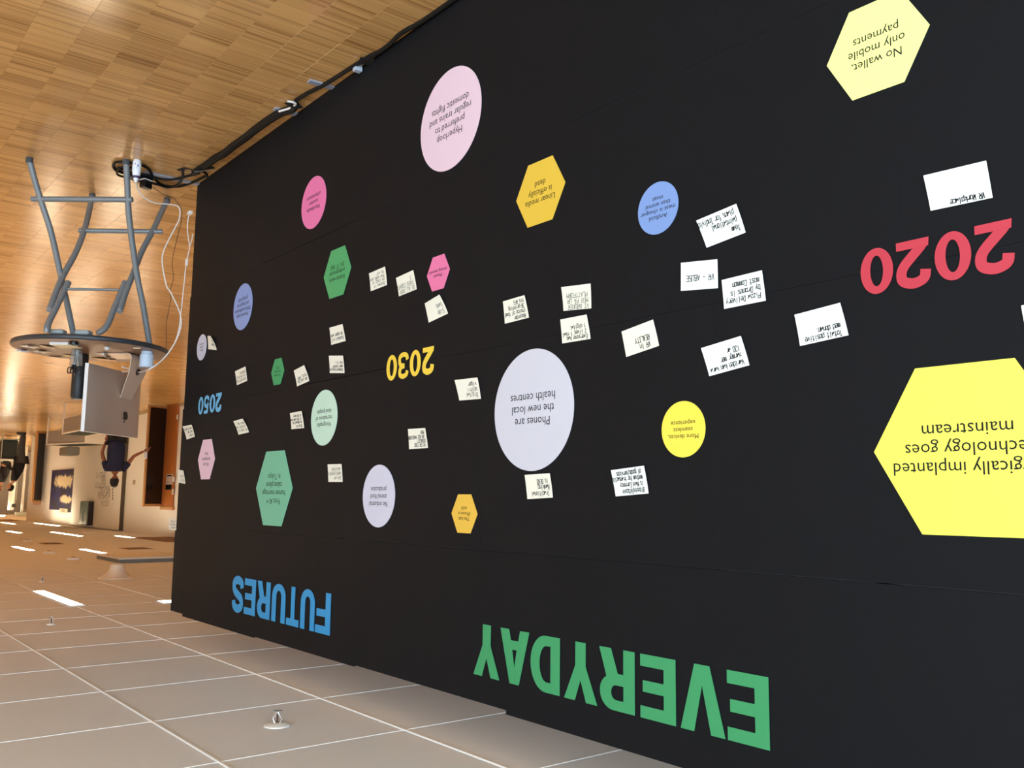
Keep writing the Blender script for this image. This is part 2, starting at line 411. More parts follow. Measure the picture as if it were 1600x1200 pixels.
# printed stickers ------------------------------------------------
def text_shape(lines, width, pitch):
    cu = bpy.data.curves.new('tmp', 'FONT'); cu.body = '\n'.join(lines); cu.align_x = 'CENTER'; cu.align_y = 'CENTER'; cu.size = 1.0; cu.space_line = 1.0
    cu.resolution_u = 2
    ob = bpy.data.objects.new('tmp', cu); COL.objects.link(ob); me = eval_mesh(ob); bpy.data.curves.remove(cu)
    xs = [v.co.x for v in me.vertices]; ys = [v.co.y for v in me.vertices]
    sx = width/(max(xs)-min(xs)); n = len(lines)
    # one line step of the built-in font is about 1.0 at size 1
    sy = pitch/1.0; cx = (max(xs)+min(xs))/2; cy = (max(ys)+min(ys))/2
    V = [((v.co.x-cx)*sx, (v.co.y-cy)*sy) for v in me.vertices]; Fc = [tuple(p.vertices) for p in me.polygons]
    bpy.data.meshes.remove(me); return V, Fc
M_INK = mat('printed_ink', srgb(34, 31, 28), 0.7, spec=0.2)
def sticker(kind, c, R_, col, lines, wr, pitch, label, dark=None):
    n = 72 if kind == 'c' else 6
    pts = [(R_*math.cos(2*PI*i/n), R_*math.sin(2*PI*i/n)) for i in range(n)]
    t = 0.0012; mb = MB()
    vs = [(x, 0, z) for x, z in pts]+[(x, -t, z) for x, z in pts]
    fs = [tuple(range(n, 2*n)), tuple(range(n-1, -1, -1))]+[(i, (i+1) % n, n+(i+1) % n, n+i) for i in range(n)]
    mb.add(vs, fs)
    nm = 'round_sticker' if kind == 'c' else 'hexagon_sticker'
    o = mb.build(nm, col); o.location = (c[0], -0.0015, c[1]); tag(o, label, 'sticker', 'printed stickers on the black board')
    V, Fc = text_shape(lines, wr*2*R_, pitch)
    tx = MB().add([(v[0]+c[0], -0.0015-t-0.0004, v[1]+c[1]) for v in V], Fc).build('print', M_INK, o)
    tx.location = (-c[0], 0.0015, -c[1])
    return o
def V_(n, r, g, b): return VIN(n, srgb(r, g, b))
LG, MD, SM = 0.037, 0.0275, 0.0172
sticker('c', (2.5843, .4512), .1885, V_('pale_pink', 232, 200, 212), ['Hyperloop', 'preferred to', 'regular trains and', 'domestic flights'], .68, LG, 'large pale pink circle reading Hyperloop preferred to regular trains')
sticker('c', (1.5987, 1.0247), .0715, V_('mid_blue', 124, 152, 206), ['Artificial', 'meat is cheaper', 'than animal', 'meat'], .86, SM, 'small blue circle reading Artificial meat is cheaper than animal meat')
sticker('c', (3.6418, .493), .1195, V_('pink', 238, 122, 172), ['Worldwide', 'counter', 'urbanisation'], .56, MD, 'bright pink circle reading Worldwide counter urbanisation')
sticker('c', (4.3905, .8488), .119, V_('slate_blue', 140, 160, 214), ['Personal style', 'DNA modification', 'and health for', 'giving birth'], .82, MD, 'slate blue circle with four lines of print, above the year 2050')
sticker('c', (4.9387, .9894), .0724, V_('lilac', 204, 204, 222), ['Blue', 'collar', 'robots'], .5, SM, 'small lilac circle at the left edge of the board')
sticker('c', (3.4652, 1.4693), .1172, V_('mint', 196, 226, 206), ['Holographic', 'recreations of', 'dead people'], .62, MD, 'pale mint circle reading Holographic recreations of dead people')
sticker('c', (3.0023, 1.793), .1167, V_('lavender', 208, 206, 222), ['No industrial', 'animal food', 'production'], .56, MD, 'lavender circle reading No industrial animal food production')
sticker('c', (2.1112, 1.5293), .186, V_('pale_lavender', 204, 202, 212), ['Phones are', 'the new local', 'health centres'], .56, LG, 'largest pale lavender circle reading Phones are the new local health centres')
sticker('c', (1.5205, 1.6201), .0712, V_('yellow', 244, 220, 80), ['More devices,', 'seamless', 'experience'], .70, SM, 'small yellow circle reading More devices, seamless experience')
sticker('h', (.9678, .8191), .1187, V_('pale_yellow', 240, 240, 150), ['No wallet,', 'only mobile', 'payments'], .55, MD*1.02, 'pale yellow hexagon reading No wallet, only mobile payments')
sticker('h', (2.0832, .8532), .1169, V_('gold', 224, 184, 64), ['Linear media', 'is officially', 'dead'], .6, MD, 'gold hexagon reading Linear media is officially dead')
sticker('h', (3.3952, .860), .121, V_('leaf_green', 80, 164, 104), ['Robots work', 'underground', '24 / 7 / 365'], .56, MD, 'medium leaf green hexagon reading Robots work underground')
sticker('h', (2.6366, 1.005), .0719, V_('rose', 232, 120, 164), ['Manual', 'driving banned'], .76, SM, 'small pink hexagon reading Manual driving banned')
sticker('h', (3.9415, 1.2263), .0707, V_('green', 64, 156, 100), ['TV waits', 'for one', 'of us'], .5, SM, 'smallest green hexagon between 2030 and 2050')
sticker('h', (4.78, 1.6082), .1215, V_('pink_hex', 232, 196, 214), ['AI can', 'compose', 'hits'], .46, MD, 'light pink hexagon just below the year 2050')
sticker('h', (3.9289, 1.7616), .1947, V_('sea_green', 116, 188, 156), ['First AI +', 'human marriage', 'takes place', 'in Tokyo'], .62, LG, 'large sea green hexagon reading First AI + human marriage')
sticker('h', (2.4529, 1.8487), .0726, V_('amber', 230, 184, 72), ['The last', 'iPhone is', 'sold'], .46, SM, 'small amber hexagon reading The last iPhone is sold')
sticker('h', (.817, 1.695), .191, V_('lemon', 238, 232, 92), ['Surgically implanted', 'technology goes', 'mainstream'], .78, LG, 'biggest lemon yellow hexagon reading technology goes mainstream')

# ---------------------------------------------------------------- handwriting
SG = {
'a':'46 44 24 04 02 13 33 46;46 42','b':'08 02;02 42 46 06','c':'46 06 02 42','d':'48 42;42 02 06 46','e':'04 44 46 06 02 42','f':'48 28 22;06 36','g':'46 06 02 42;46 40 00','h':'08 02;05 26 46 42',
'i':'26 22;27 28','j':'26 20 00','k':'08 02;46 04 42','l':'28 22 32','m':'02 06 26 22;26 46 42','n':'02 06;05 26 46 42','o':'06 46 42 02 06','p':'06 00;06 46 42 02','q':'46 40;46 06 02 42','r':'02 06;04 26 46',
's':'46 06 14 34 42 02','t':'28 22 42;06 46','u':'06 02 42 46;46 42','v':'06 22 46','w':'06 12 24 32 46','x':'06 42;46 02','y':'06 23 46;46 10','z':'06 46 02 42',
'A':'02 28 42;14 34','B':'02 08 38 35 05;35 42 02','C':'48 08 02 42','D':'02 08 38 45 32 02','E':'48 08 02 42;05 35','F':'48 08 02;05 35','G':'48 08 02 42 45 25','H':'08 02;48 42;05 45','I':'08 48;28 22;02 42','J':'18 48;38 32 02','K':'08 02;48 05 42','L':'08 02 42','M':'02 08 25 48 42','N':'02 08 42 48',
'O':'08 48 42 02 08','P':'02 08 48 45 05','R':'02 08 48 45 05;15 42','S':'48 08 05 45 42 02','T':'08 48;28 22','U':'08 02 42 48','V':'08 22 48','W':'08 12 25 32 48','X':'08 42;48 02','Y':'08 25 48;25 22','Z':'08 48 02 42','Å':'02 27 42;14 34;18 28 29 19',
'0':'08 48 42 02 08','1':'16 28 22','2':'07 18 38 46 02 42','3':'08 48 25 45 42 02','-':'04 44','.':'22 32','/':'00 49',',':'23 11','+':'04 44;26 22','å':'46 44 24 04 02 13 33 46;46 42;18 28 29 19'}
M_PAPER = mat('note_paper_white', srgb(238, 240, 234), 0.75, noise=0.01, nscale=8)
M_PAPERY = mat('note_paper_cream', srgb(238, 232, 214), 0.75, noise=0.01, nscale=8)
M_PEN = mat('pen_ink', srgb(20, 20, 22), 0.7, spec=0.2); M_PENL = mat('pencil', srgb(120, 120, 110), 0.7)
NOTES={
 1:[(0.8753, 1.1364), (0.7515, 1.14), (0.7443, 1.2158), (0.8656, 1.2121)],
 2:[(1.4654, 1.0918), (1.3392, 1.0793), (1.3176, 1.1554), (1.4368, 1.1679)],
 3:[(1.5198, 1.1905), (1.4027, 1.2045), (1.4034, 1.2774), (1.5222, 1.264)],
 4:[(1.3909, 1.2596), (1.2715, 1.2579), (1.2646, 1.3318), (1.3858, 1.3327)],
 5:[(1.1865, 1.3779), (1.0709, 1.3688), (1.0563, 1.442), (1.1765, 1.4506)],
 6:[(1.4562, 1.4216), (1.334, 1.407), (1.3148, 1.4794), (1.4347, 1.494)],
 7:[(1.7332, 1.3414), (1.6157, 1.3252), (1.5981, 1.3974), (1.7171, 1.4136)],
 8:[(1.9781, 1.1742), (1.8539, 1.1852), (1.8538, 1.2573), (1.972, 1.2464)],
 9:[(1.9837, 1.2709), (1.8691, 1.2732), (1.8564, 1.3452), (1.977, 1.3433)],
 10:[(2.2593, 1.1712), (2.1489, 1.1694), (2.1311, 1.2427), (2.2506, 1.2448)],
 11:[(2.1411, 1.7266), (2.0248, 1.7233), (2.0145, 1.7941), (2.1306, 1.7993)],
 12:[(1.7735, 1.719), (1.651, 1.7093), (1.6389, 1.7814), (1.7584, 1.7897)],
 13:[(2.5183, 1.401), (2.3888, 1.4045), (2.3715, 1.4762), (2.4926, 1.4727)],
 14:[(2.8039, 1.5526), (2.6933, 1.5543), (2.6753, 1.6251), (2.7983, 1.6254)],
 15:[(2.7164, 1.1033), (2.6114, 1.0897), (2.57, 1.1626), (2.6898, 1.1775)],
 16:[(2.9173, 0.9727), (2.7964, 0.965), (2.774, 1.0406), (2.8961, 1.0469)],
 17:[(3.1206, 0.9167), (2.9979, 0.9127), (2.9853, 0.9871), (3.1091, 0.9906)],
 18:[(3.4403, 1.0912), (3.3272, 1.091), (3.2998, 1.165), (3.4249, 1.166)],
 19:[(3.435, 1.2108), (3.3095, 1.2253), (3.3006, 1.2976), (3.4281, 1.2847)],
 20:[(3.76, 1.2408), (3.6515, 1.2277), (3.6144, 1.3007), (3.7327, 1.3142)],
 21:[(4.4421, 1.1739), (4.3133, 1.1624), (4.2889, 1.236), (4.4166, 1.2466)],
 22:[(4.8476, 0.9378), (4.7663, 0.95), (4.7142, 1.0321), (4.8389, 1.0118)],
 23:[(3.7835, 1.4297), (3.6659, 1.428), (3.6456, 1.5033), (3.7715, 1.5022)],
 24:[(4.4165, 1.4286), (4.2962, 1.4228), (4.237, 1.4924), (4.3644, 1.498)],
 25:[(5.1486, 1.4137), (5.009, 1.4129), (4.9694, 1.4799), (5.0936, 1.4899)],
 26:[(5.2053, 1.6553), (5.1044, 1.6617), (5.0755, 1.735), (5.1975, 1.7271)],
 27:[(5.2987, 1.928), (5.1894, 1.9242), (5.1782, 1.9913), (5.3046, 1.9929)],
 28:[(3.4148, 1.6657), (3.2939, 1.6669), (3.284, 1.7386), (3.4048, 1.7377)],
 29:[(0.7041, 1.4337), (0.6406, 1.4285), (0.6332, 1.4824), (0.6994, 1.4887)],
}
def note(idx, lines, label, cream=True, faint=False, curl=0.006, wid=0.84, u0=0.08, v0=0.10, lh=None, side=0.3):
    rnd = random.Random(idx)
    br, bl, tl, tr = [Vector(p) for p in NOTES[idx]]
    W_ = (tr-tl).length; H_ = (tl-bl).length
    cL = curl*rnd.uniform(0.4, 1.3); cR = curl*rnd.uniform(0.2, 1.0)
    def P(u, v, off=0.0):   # u from left, v from the top (glued) edge
        top = tl.lerp(tr, u); bot = bl.lerp(br, u); q = top.lerp(bot, v)
        lift = 0.0022+(cL*(1-u)+cR*u)*max(0, v-0.15)**1.6
        return (q.x, -lift-off, q.y)
    n = 8; vs = []; fs = []
    for off in (0.0003, 0.0):
        for i in range(n+1):
            for j in range(n+1): vs.append(P(j/n, i/n, off))
    s = (n+1)**2
    for i in range(n):
        for j in range(n):
            a = i*(n+1)+j; fs.append((a, a+n+1, a+n+2, a+1)); fs.append((s+a, s+a+1, s+a+n+2, s+a+n+1))
    rim = [j for j in range(n)]+[i*(n+1)+n for i in range(n)]+[n*(n+1)+j for j in range(n, 0, -1)]+[i*(n+1) for i in range(n, 0, -1)]
    for k in range(len(rim)):
        a, b_ = rim[k], rim[(k+1) % len(rim)]; fs.append((a, b_, s+b_, s+a))
    o = MB().add(vs, fs).build('paper_note', M_PAPERY if cream else M_PAPER, None, smooth=True, base=P(0.5, 0.0)); tag(o, label, 'note', 'handwritten paper notes on the black board')
    # writing
    mb = MB(); nl = len(lines); lh = lh or min(0.25, 0.8/nl)
    mx = max(len(l) for l in lines); cw = min(1.06*wid/mx, 0.085)
    hw = 0.00085
    for li, l in enumerate(lines):
        u = u0+rnd.uniform(0, 0.04); vb = v0+lh*(li+0.8); slope = rnd.uniform(-0.05, 0.03)
        for ch in l:
            g = SG.get(ch)
            if g:
                for stx in g.split(';'):
                    pts = []
                    for c in stx.split():
                        a = int(c[0])/4*0.75; b_ = (int(c[1])-2)/6
                        pts.append((u+cw*(a+0.12*b_+rnd.uniform(-.05, .05)), vb-lh*0.74*b_+slope*(u-u0)+lh*rnd.uniform(-.03, .03)))
                    for q0, q1 in zip(pts, pts[1:]):
                        A = Vector(P(q0[0], q0[1], 0.0008)); B_ = Vector(P(q1[0], q1[1], 0.0008)); d = B_-A
                        if d.length < 1e-6: continue
                        nrm = Vector((-d.z, 0, d.x)).normalized()*hw; e = d.normalized()*hw*0.6
                        mb.add([A-nrm-e, A+nrm-e, B_+nrm+e, B_-nrm+e], [(0, 1, 2, 3)])
            u += cw
    mb.build('handwriting', M_PENL if faint else M_PEN, o)
WT = dict(cream=False)
note(1, ['VR Workplace'], 'white note reading VR Workplace, just above the year 2020 in the photo', lh=0.2, v0=0.03, wid=0.52, **WT)
note(2, ['Team', 'paintational', 'plans for Individ'], 'tilted white note starting Team, next to the small blue circle', lh=0.26, v0=0.14, **WT)
note(3, ['VR - ABUSE'], 'cream-white note reading VR - ABUSE', lh=0.26, v0=0.3, wid=0.72, curl=0.003, **WT)
note(4, ['Pizza Delivery', 'by Drones is', 'most Common'], 'white note reading Pizza Delivery by Drones', lh=0.24, v0=0.12, wid=0.8, **WT)
note(5, ['Totalt positive', 'med donan.'], 'white note with two lines starting Totalt, beside the year 2020', lh=0.22, v0=0.02, wid=0.72, **WT)
note(6, ['Varlden kan vara', 'narmer mer', '120 år'], 'white note mentioning 120, above the small yellow circle', lh=0.24, v0=0.06, wid=0.78, **WT)
note(7, ['VR in', 'REALITY'], 'cream note reading VR in REALITY', lh=0.26, v0=0.08, wid=0.42, u0=0.2)
note(8, ['VI BRUKER', 'MER PÅ UR', 'PLATTFORM'], 'square cream note in faint capitals, upper of the stacked pair right of 2030', lh=0.24, v0=0.02, wid=0.7, faint=True)
note(9, ['Everyone has', '2 lives 1 real', '1 digital'], 'cream note reading Everyone has 2 lives, lower of the stacked pair', lh=0.22, v0=0.04, wid=0.82)
note(10, ['Recorder', 'choice of food', '3D-printing', 'his AFS'], 'cream note mentioning 3D-printing', lh=0.22, v0=0.04, wid=0.82)
note(11, ['Traditional', 'Banking', 'is DEAD'], 'cream note reading Traditional Banking is DEAD, touching the largest lavender circle', lh=0.25, v0=0.08, wid=0.66)
note(12, ['Bitcoin/Altcoin', 'is Main Currency', 'medium for transaction', 'of goods/services'], 'note reading Bitcoin/Altcoin is Main Currency', lh=0.22, v0=0.06, wid=0.9, **WT)
note(13, ['Digital', 'skyfri', 'viger'], 'cream note just right of the year 2030', lh=0.25, v0=0.1, wid=0.5)
note(14, ['VI ER TIDE', 'DOUBLET', 'UM NIE MASCHINE', 'MER'], 'cream note in small capitals standing alone below the year 2030', lh=0.21, v0=0.08, wid=0.86)
note(15, ['Side', 'bank'], 'strongly tilted cream note under the small pink hexagon', lh=0.3, v0=0.1, wid=0.4, faint=True, curl=0.01)
note(16, ['BE ALL OVER', 'THOSE COUNTS', '(3)'], 'cream note beside the small pink hexagon', lh=0.26, v0=0.06, faint=True)
note(17, ['Drones in', 'da long in', 'the week day', 'by air'], 'cream note between the leaf green and small pink hexagons', lh=0.2, v0=0.08, faint=True)
note(18, ['Football will', 'be upper and', ''], 'upper cream note of the two stacked above the mint circle', lh=0.24, v0=0.14)
note(19, ['Kommunikasjon', 'med tanker', 'kun til'], 'cream note directly above the mint circle, lower of the two stacked', lh=0.2, v0=0.1)
note(20, ['We can do', 'this. Why'], 'tilted cream note right of the smallest green hexagon', lh=0.24, v0=0.1, curl=0.01)
note(21, ['Everything', 'is online', 'before'], 'cream note left of the smallest green hexagon', lh=0.24, v0=0.1)
note(22, ['Human', 'to'], 'curled cream note touching the small lilac circle', lh=0.3, v0=0.2, faint=True, curl=0.02)
note(23, ['3D-print', 'on demand for', 'is the same day', 'of delivery'], 'cream note beside the mint circle with dark writing', lh=0.2, v0=0.06)
note(24, ['No need of', 'screens any', 'more now'], 'curled cream note below and right of the year 2050', lh=0.24, v0=0.12, faint=True, curl=0.014)
note(25, ['Silent', 'cars own', 'world safely'], 'cream note at the left board edge beside the year 2050', lh=0.26, v0=0.1, curl=0.012)
note(26, ['All of', 'a city'], 'cream note overhanging the left board edge, upper of the two', lh=0.3, v0=0.1, curl=0.006)
note(27, ['mindre', 'reise tid', 'all day'], 'cream note overhanging the left board edge, lower of the two', lh=0.24, v0=0.1, curl=0.004)
note(28, ['Cars are', 'mostly electric', 'and silent'], 'cream note between the sea green hexagon and lavender circle', lh=0.25, v0=0.1, faint=True)
note(29, ['New'], 'white note cut off by the right frame edge below 2020', **WT)

# ---------------------------------------------------------------- round folding table
M_TUBE = mat('grey_steel_tube', srgb(128, 132, 134), 0.4, metal=0.2, noise=0.05, nscale=20)
M_EDGE = mat('table_edge_dark', srgb(52, 54, 58), 0.45)
M_TOP = mat('table_top_brown', srgb(150, 112, 88), 0.45, noise=0.04, nscale=12)
TC = Vector((5.604, -0.401, 0.976)); TR = 0.419
tb = thing('folding_table', 'round folding table with brown top, dark rim and grey tube legs', 'table', (TC.x, TC.y, 0))
th_ = 0.030
MB().lathe([(TR-0.006, -0.0), (TR-0.006, 0.0006)], 64, c=(TC.x, TC.y, TC.z-0.0006)).build('table_top', M_TOP, tb, base=TC)
MB().lathe([(TR-0.012, -th_), (TR-0.003, -th_+0.003), (TR, -th_+0.009), (TR, -0.008), (TR-0.003, -0.002), (TR-0.006, -0.0006)], 64, c=TC).build('table_edge', M_EDGE, tb, smooth=True, base=TC)
# two crossing frames; every tube lies in the plane of its frame
zt = TC.z-th_
fa, fb_ = atz(46, 250, 0.012), atz(197, 253, 0.012)
fc, fd = atz(144, 306, 0.012), atz(261, 313, 0.012); tC, tD = atz(73, 515, zt), atz(150, 525, zt)
n2 = (fd-fc).cross((tC+tD)/2-fc).normalized()
n2c = n2 if n2.dot(CAM-fc) > 0 else -n2
cross_ = atplane(93, 432, fc, n2)-n2c*0.036
n1 = (fb_-fa).cross(cross_-fa).normalized()
P1 = lambda x, y: atplane(x, y, fa, n1)
def run_up(p, q):
    a, b_ = P1(*p), P1(*q); d = b_-a; return b_+d*((zt-b_.z)/d.z)
tA, tB = run_up((97, 440), (115, 523)), run_up((214, 430), (233, 534))
P2 = lambda x, y: atplane(x, y, fc, n2)
def leg(pts, plane, r=0.0165, end=None, start=None):
    P = [plane(*p) for p in pts]
    if start is not None: P[0] = start
    if end is not None: P[-1] = end
    P = catmull(P, 5)
    o = MB().tube(P, r, 12).build('leg', M_TUBE, tb, smooth=True, base=P[0]); return o
ft = M_RUB = mat('rubber_foot', srgb(70, 72, 76), 0.7)
l1 = leg([(46, 250), (55, 284), (66, 320), (80, 364), (97, 440), (106, 480), (115, 523), (116, 524)], P1, start=fa, end=tA)
l2 = leg([(197, 253), (199, 290), (201, 332), (206, 375), (214, 430), (224, 480), (233, 534), (234, 535)], P1, start=fb_, end=tB)
n2o = n2 if n2.dot(CAM-fc) > 0 else -n2
sh = n2o*0.036
l3 = leg([(144, 306), (138, 335), (131, 362), (118, 395), (98, 432), (86, 460), (77.5, 484)], P2, start=fc)
l4 = leg([(261, 313), (250, 336), (240, 358), (222, 392), (209, 425), (196, 458), (187, 486)], P2, start=fd)
for l_, (x, y) in ((l3, (77.5, 484)), (l4, (187, 486))):
    e = P2(x, y); e0 = P2(x+3, y-8); d = (e-e0).normalized()
    MB().tube([e-d*0.002, e+d*0.006], [0.0168, 0.0158], 12).build('end_cap', mat('cap_grey', srgb(150, 150, 150), 0.5), l_, base=e)
for f_, l_ in ((fa, l1), (fb_, l2), (fc, l3), (fd, l4)):
    MB().lathe([(0.017, -0.012), (0.0185, -0.008), (0.0185, 0.012), (0.0168, 0.016)], 14, c=f_).build('rubber_foot', M_RUB, l_, smooth=True, base=f_)
# upper brackets that the far frame clamps on: short tubes bent under the top
b1 = [P2(107, 441), P2(98, 459), P2(88, 480), P2(77, 502), P2(73.5, 512)]
b2 = [P2(195.5, 441), P2(186, 464), P2(176, 488), P2(170, 503), P2(163, 514), P2(152, 521)]
tC2 = Vector((b1[-1].x, b1[-1].y, zt)); b1.append(tC2)
for i, B_ in enumerate((b1, b2)):
    B_ = catmull([p+n2o*0.0 for p in B_], 5)
    MB().tube(B_, 0.0165, 12).build('hinge_tube', M_TUBE, tb, smooth=True, base=B_[0])
bar = lambda a, b_, pl, r: MB().tube([pl(*a), pl(*b_)], r, 12).build('crossbar', M_TUBE, tb, smooth=True, base=pl(*a))
n1o = n1 if n1.dot(CAM-fa) > 0 else -n1
for a, b_, pl, no, r in (((49.5, 311), (207, 312), P1, n1o, 0.0155), ((123, 360.5), (254, 362), P2, n2o, 0.0145), ((106, 451.5), (185, 453), P2, n2o, 0.0075)):
    q0, q1 = pl(*a), pl(*b_)
    MB().tube([q0, q1], r, 12).build('crossbar', M_TUBE, tb, smooth=True, base=q0)
for x, y in ((97, 431), (213, 426), (101.5, 430), (91, 475), (183, 479)):
    q = P2(x, y)+n2o*0.016
    MB().tube([q, q+n2o*0.006], 0.005, 8).build('bolt', mat('bolt_steel', srgb(200, 200, 200), 0.3, metal=0.9), tb, base=q)
M_BRK = mat('bracket_plastic', srgb(150, 160, 162), 0.5)
for x, y in ((90, 523), (130, 524)):
    q = atz(x, y, zt); q = Vector((q.x, q.y, zt))
    rt2 = Vector((RT.x, RT.y, 0)).normalized(); an = math.atan2(rt2.y, rt2.x)
    M_ = Matrix.Translation(q) @ Matrix.Rotation(an, 4, 'Z')
    MB().bbox(-0.04, 0.035, -0.03, 0.03, -0.026, 0, 0.006, M_).build('bracket', M_BRK, tb, base=q)

# ---------------------------------------------------------------- the desktop computer
M_BODY = mat('brushed_aluminium', srgb(196, 172, 156), 0.42, metal=0.4)
M_BODYE = mat('aluminium_edge', srgb(235, 235, 235), 0.35, metal=0.1)
M_BLACK = mat('black_gloss', srgb(12, 12, 13), 0.25)
pl_ = atz(139, 567, 1.075); pr_ = atz(221, 588, 1.075)
u_ = (pr_-pl_); u_.z = 0; WID = u_.length; u_.normalize()
nb = Vector((u_.y, -u_.x, 0))
if nb.dot(CAM-pl_) < 0: nb = -nb      # points out of the back of the screen
zb, ztop = 1.075, 1.455
pc = thing('desktop_computer', 'silver all-in-one desktop computer seen from behind on the round table', 'computer', (TC.x, TC.y, TC.z))
def loc(a, n_, z): return pl_*1.0 + u_*a + nb*n_ + Vector((0, 0, z-pl_.z))
mb = MB(); nx, nz = 14, 10; vs = []; fs = []
for j in range(nz+1):
    for i in range(nx+1):
        a, c = i/nx, j/nz; bulge = 0.022*(1-(2*a-1)**4)*(1-(2*c-1)**4)
        vs.append(loc(a*WID, bulge, zb+(ztop-zb)*c))
for j in range(nz):
    for i in range(nx): k = j*(nx+1)+i; fs.append((k, k+1, k+nx+2, k+nx+1))
mb.add(vs, fs).build('back_shell', M_BODY, pc, smooth=True, base=loc(WID/2, 0, 1.26))
E_ = lambda a0, a1, n0, n1_, z0, z1: [loc(a, n_, z) for z in (z0, z1) for n_ in (n0, n1_) for a in (a0, a1)]
BF = [(0,2,3,1),(4,5,7,6),(0,1,5,4),(2,6,7,3),(0,4,6,2),(1,3,7,5)]
MB().add(E_(0, WID, -0.022, -0.0005, zb, ztop), BF).build('edge_band', M_BODYE, pc, base=loc(WID/2, 0, 1.26))
MB().add(E_(0.004, WID-0.004, -0.0235, -0.0222, zb+0.085, ztop-0.004), BF).build('screen', mat('screen_glass', srgb(20, 24, 30), 0.1), pc, base=loc(WID/2, 0, 1.3))
# apple-shaped mark
ap = [(-.02,.30),(.08,.34),(.20,.38),(.36,.34),(.46,.24),(.38,.14),(.33,.0),(.37,-.14),(.50,-.24),(.44,-.38),(.32,-.52),(.2,-.58),(.06,-.53),(-.06,-.53),(-.2,-.58),(-.33,-.5),(-.45,-.3),(-.52,-.06),(-.48,.18),(-.36,.33),(-.2,.38),(-.1,.34)]
lf = [(.0,.42),(.02,.56),(.12,.67),(.25,.70),(.22,.56),(.12,.46)]
lc = atplane(195.5, 651.5, loc(0, 0.022, 1), nb)
la = (lc-pl_).dot(u_); lz = lc.z
V, Fc = poly_mesh([[[(-x*0.052, y*0.052) for x, y in ap]], [[(-x*0.052, y*0.052) for x, y in lf]]], 0.0006)
MB().add([loc(la+v[0], 0.0228+v[2], lz+v[1]-0.002) for v in V], Fc).build('logo', M_BLACK, pc, base=lc)
# L-shaped stand
hc_ = atplane(196, 626, loc(0, 0.02, 1), nb); ha = (hc_-pl_).dot(u_)
zt0 = TC.z+0.001
prof = [(-0.12, zt0+0.003), (0.04, zt0+0.003), (0.075, zt0+0.003), (0.092, zt0+0.009), (0.099, zt0+0.024), (0.095, zt0+0.045), (0.080, 1.09), (0.05, 1.16), (0.022, 1.235)]
wd = [0.105, 0.105, 0.105, 0.104, 0.102, 0.098, 0.085, 0.072, 0.060]
t2_ = 0.005; vs = []; fs = []
for i, ((n_, z), w_) in enumerate(zip(prof, wd)):
    a = Vector(prof[max(i-1, 0)]); b_ = Vector(prof[min(i+1, len(prof)-1)]); d = (b_-a).normalized(); q = Vector((-d.y, d.x))*t2_
    for s_ in (-1, 1):
        for w2 in (-1, 1): vs.append(loc(ha+w2*w_, n_+q.x*0.5*s_, z+q.y*0.5*s_))
for i in range(len(prof)-1):
    k = i*4; fs += [(k, k+1, k+5, k+4), (k+2, k+6, k+7, k+3), (k, k+4, k+6, k+2), (k+1, k+3, k+7, k+5)]
fs += [(0, 2, 3, 1), (len(vs)-4, len(vs)-3, len(vs)-1, len(vs)-2)]
MB().add(vs, fs).build('stand', mat('stand_aluminium', srgb(214, 190, 170), 0.35, metal=0.3), pc, smooth=True, base=loc(ha, 0.05, zt0))
hp = loc(ha, 0.083, 1.075)
dn = (loc(0, 0.05, 1.16)-loc(0, 0.095, 1.02)).normalized(); nn = u_.cross(dn).normalized()
if nn.dot(CAM-hp) < 0: nn = -nn
hp = hp+nn*0.004
MB().add([hp+u_*0.021*math.cos(2*PI*k/20)+dn*0.021*math.sin(2*PI*k/20) for k in range(20)]+[hp+nn*0.0012+u_*0.021*math.cos(2*PI*k/20)+dn*0.021*math.sin(2*PI*k/20) for k in range(20)],
         [tuple(range(20)), tuple(range(39, 19, -1))]+[(k, (k+1) % 20, 20+(k+1) % 20, 20+k) for k in range(20)]).build('cable_hole', mat('hole_dark', srgb(70, 55, 45), 0.8), pc, base=hp)

# ---------------------------------------------------------------- things on the table
def onz(x, y, z=TC.z+0.0008): return atz(x, y, z)
tubp = onz(230, 549)
M_TUB = mat('tub_plastic', srgb(200, 212, 228), 0.35)
t = thing('plastic_tub', 'pale blue-white plastic tub with a ribbed side on the table edge', 'tub', tubp)
prof = [(0.028, 0), (0.030, 0.002), (0.031, 0.018), (0.0355, 0.022)]
mb = MB(); n = 48
rows = [(0.029, 0, 0), (0.031, 0.003, 0), (0.0315, 0.017, 0), (0.0365, 0.021, 1), (0.038, 0.09, 1), (0.036, 0.094, 0), (0.0, 0.094, 0)]
vs = [(tubp.x+(r+0.0008*s_*(k % 2))*math.cos(2*PI*k/n), tubp.y+(r+0.0008*s_*(k % 2))*math.sin(2*PI*k/n), tubp.z+z) for r, z, s_ in rows for k in range(n)]
fs = [(i*n+k, i*n+(k+1) % n, (i+1)*n+(k+1) % n, (i+1)*n+k) for i in range(len(rows)-1) for k in range(n)]+[tuple(range(n-1, -1, -1))]
mb.add(vs, fs).build('tub_body', M_TUB, t, base=tubp)
bp = Vector((5.72, -0.455, TC.z+0.0008))
bp = onz(127, 553.5); bp.z = TC.z+0.018
t = thing('black_flask', 'matt black cylindrical flask standing behind the pen cup', 'flask', bp)
MB().lathe([(0.040, -0.017), (0.0425, -0.012), (0.0425, 0.235), (0.040, 0.242), (0.036, 0.243)], 32, c=bp).build('flask_body', mat('matt_black', srgb(22, 27, 31), 0.5), t, smooth=True, base=bp)
MB().lathe([(0.034, 0.243), (0.034, 0.250), (0.031, 0.252)], 32, c=bp).build('lid', M_EDGE, t, smooth=True, base=bp)
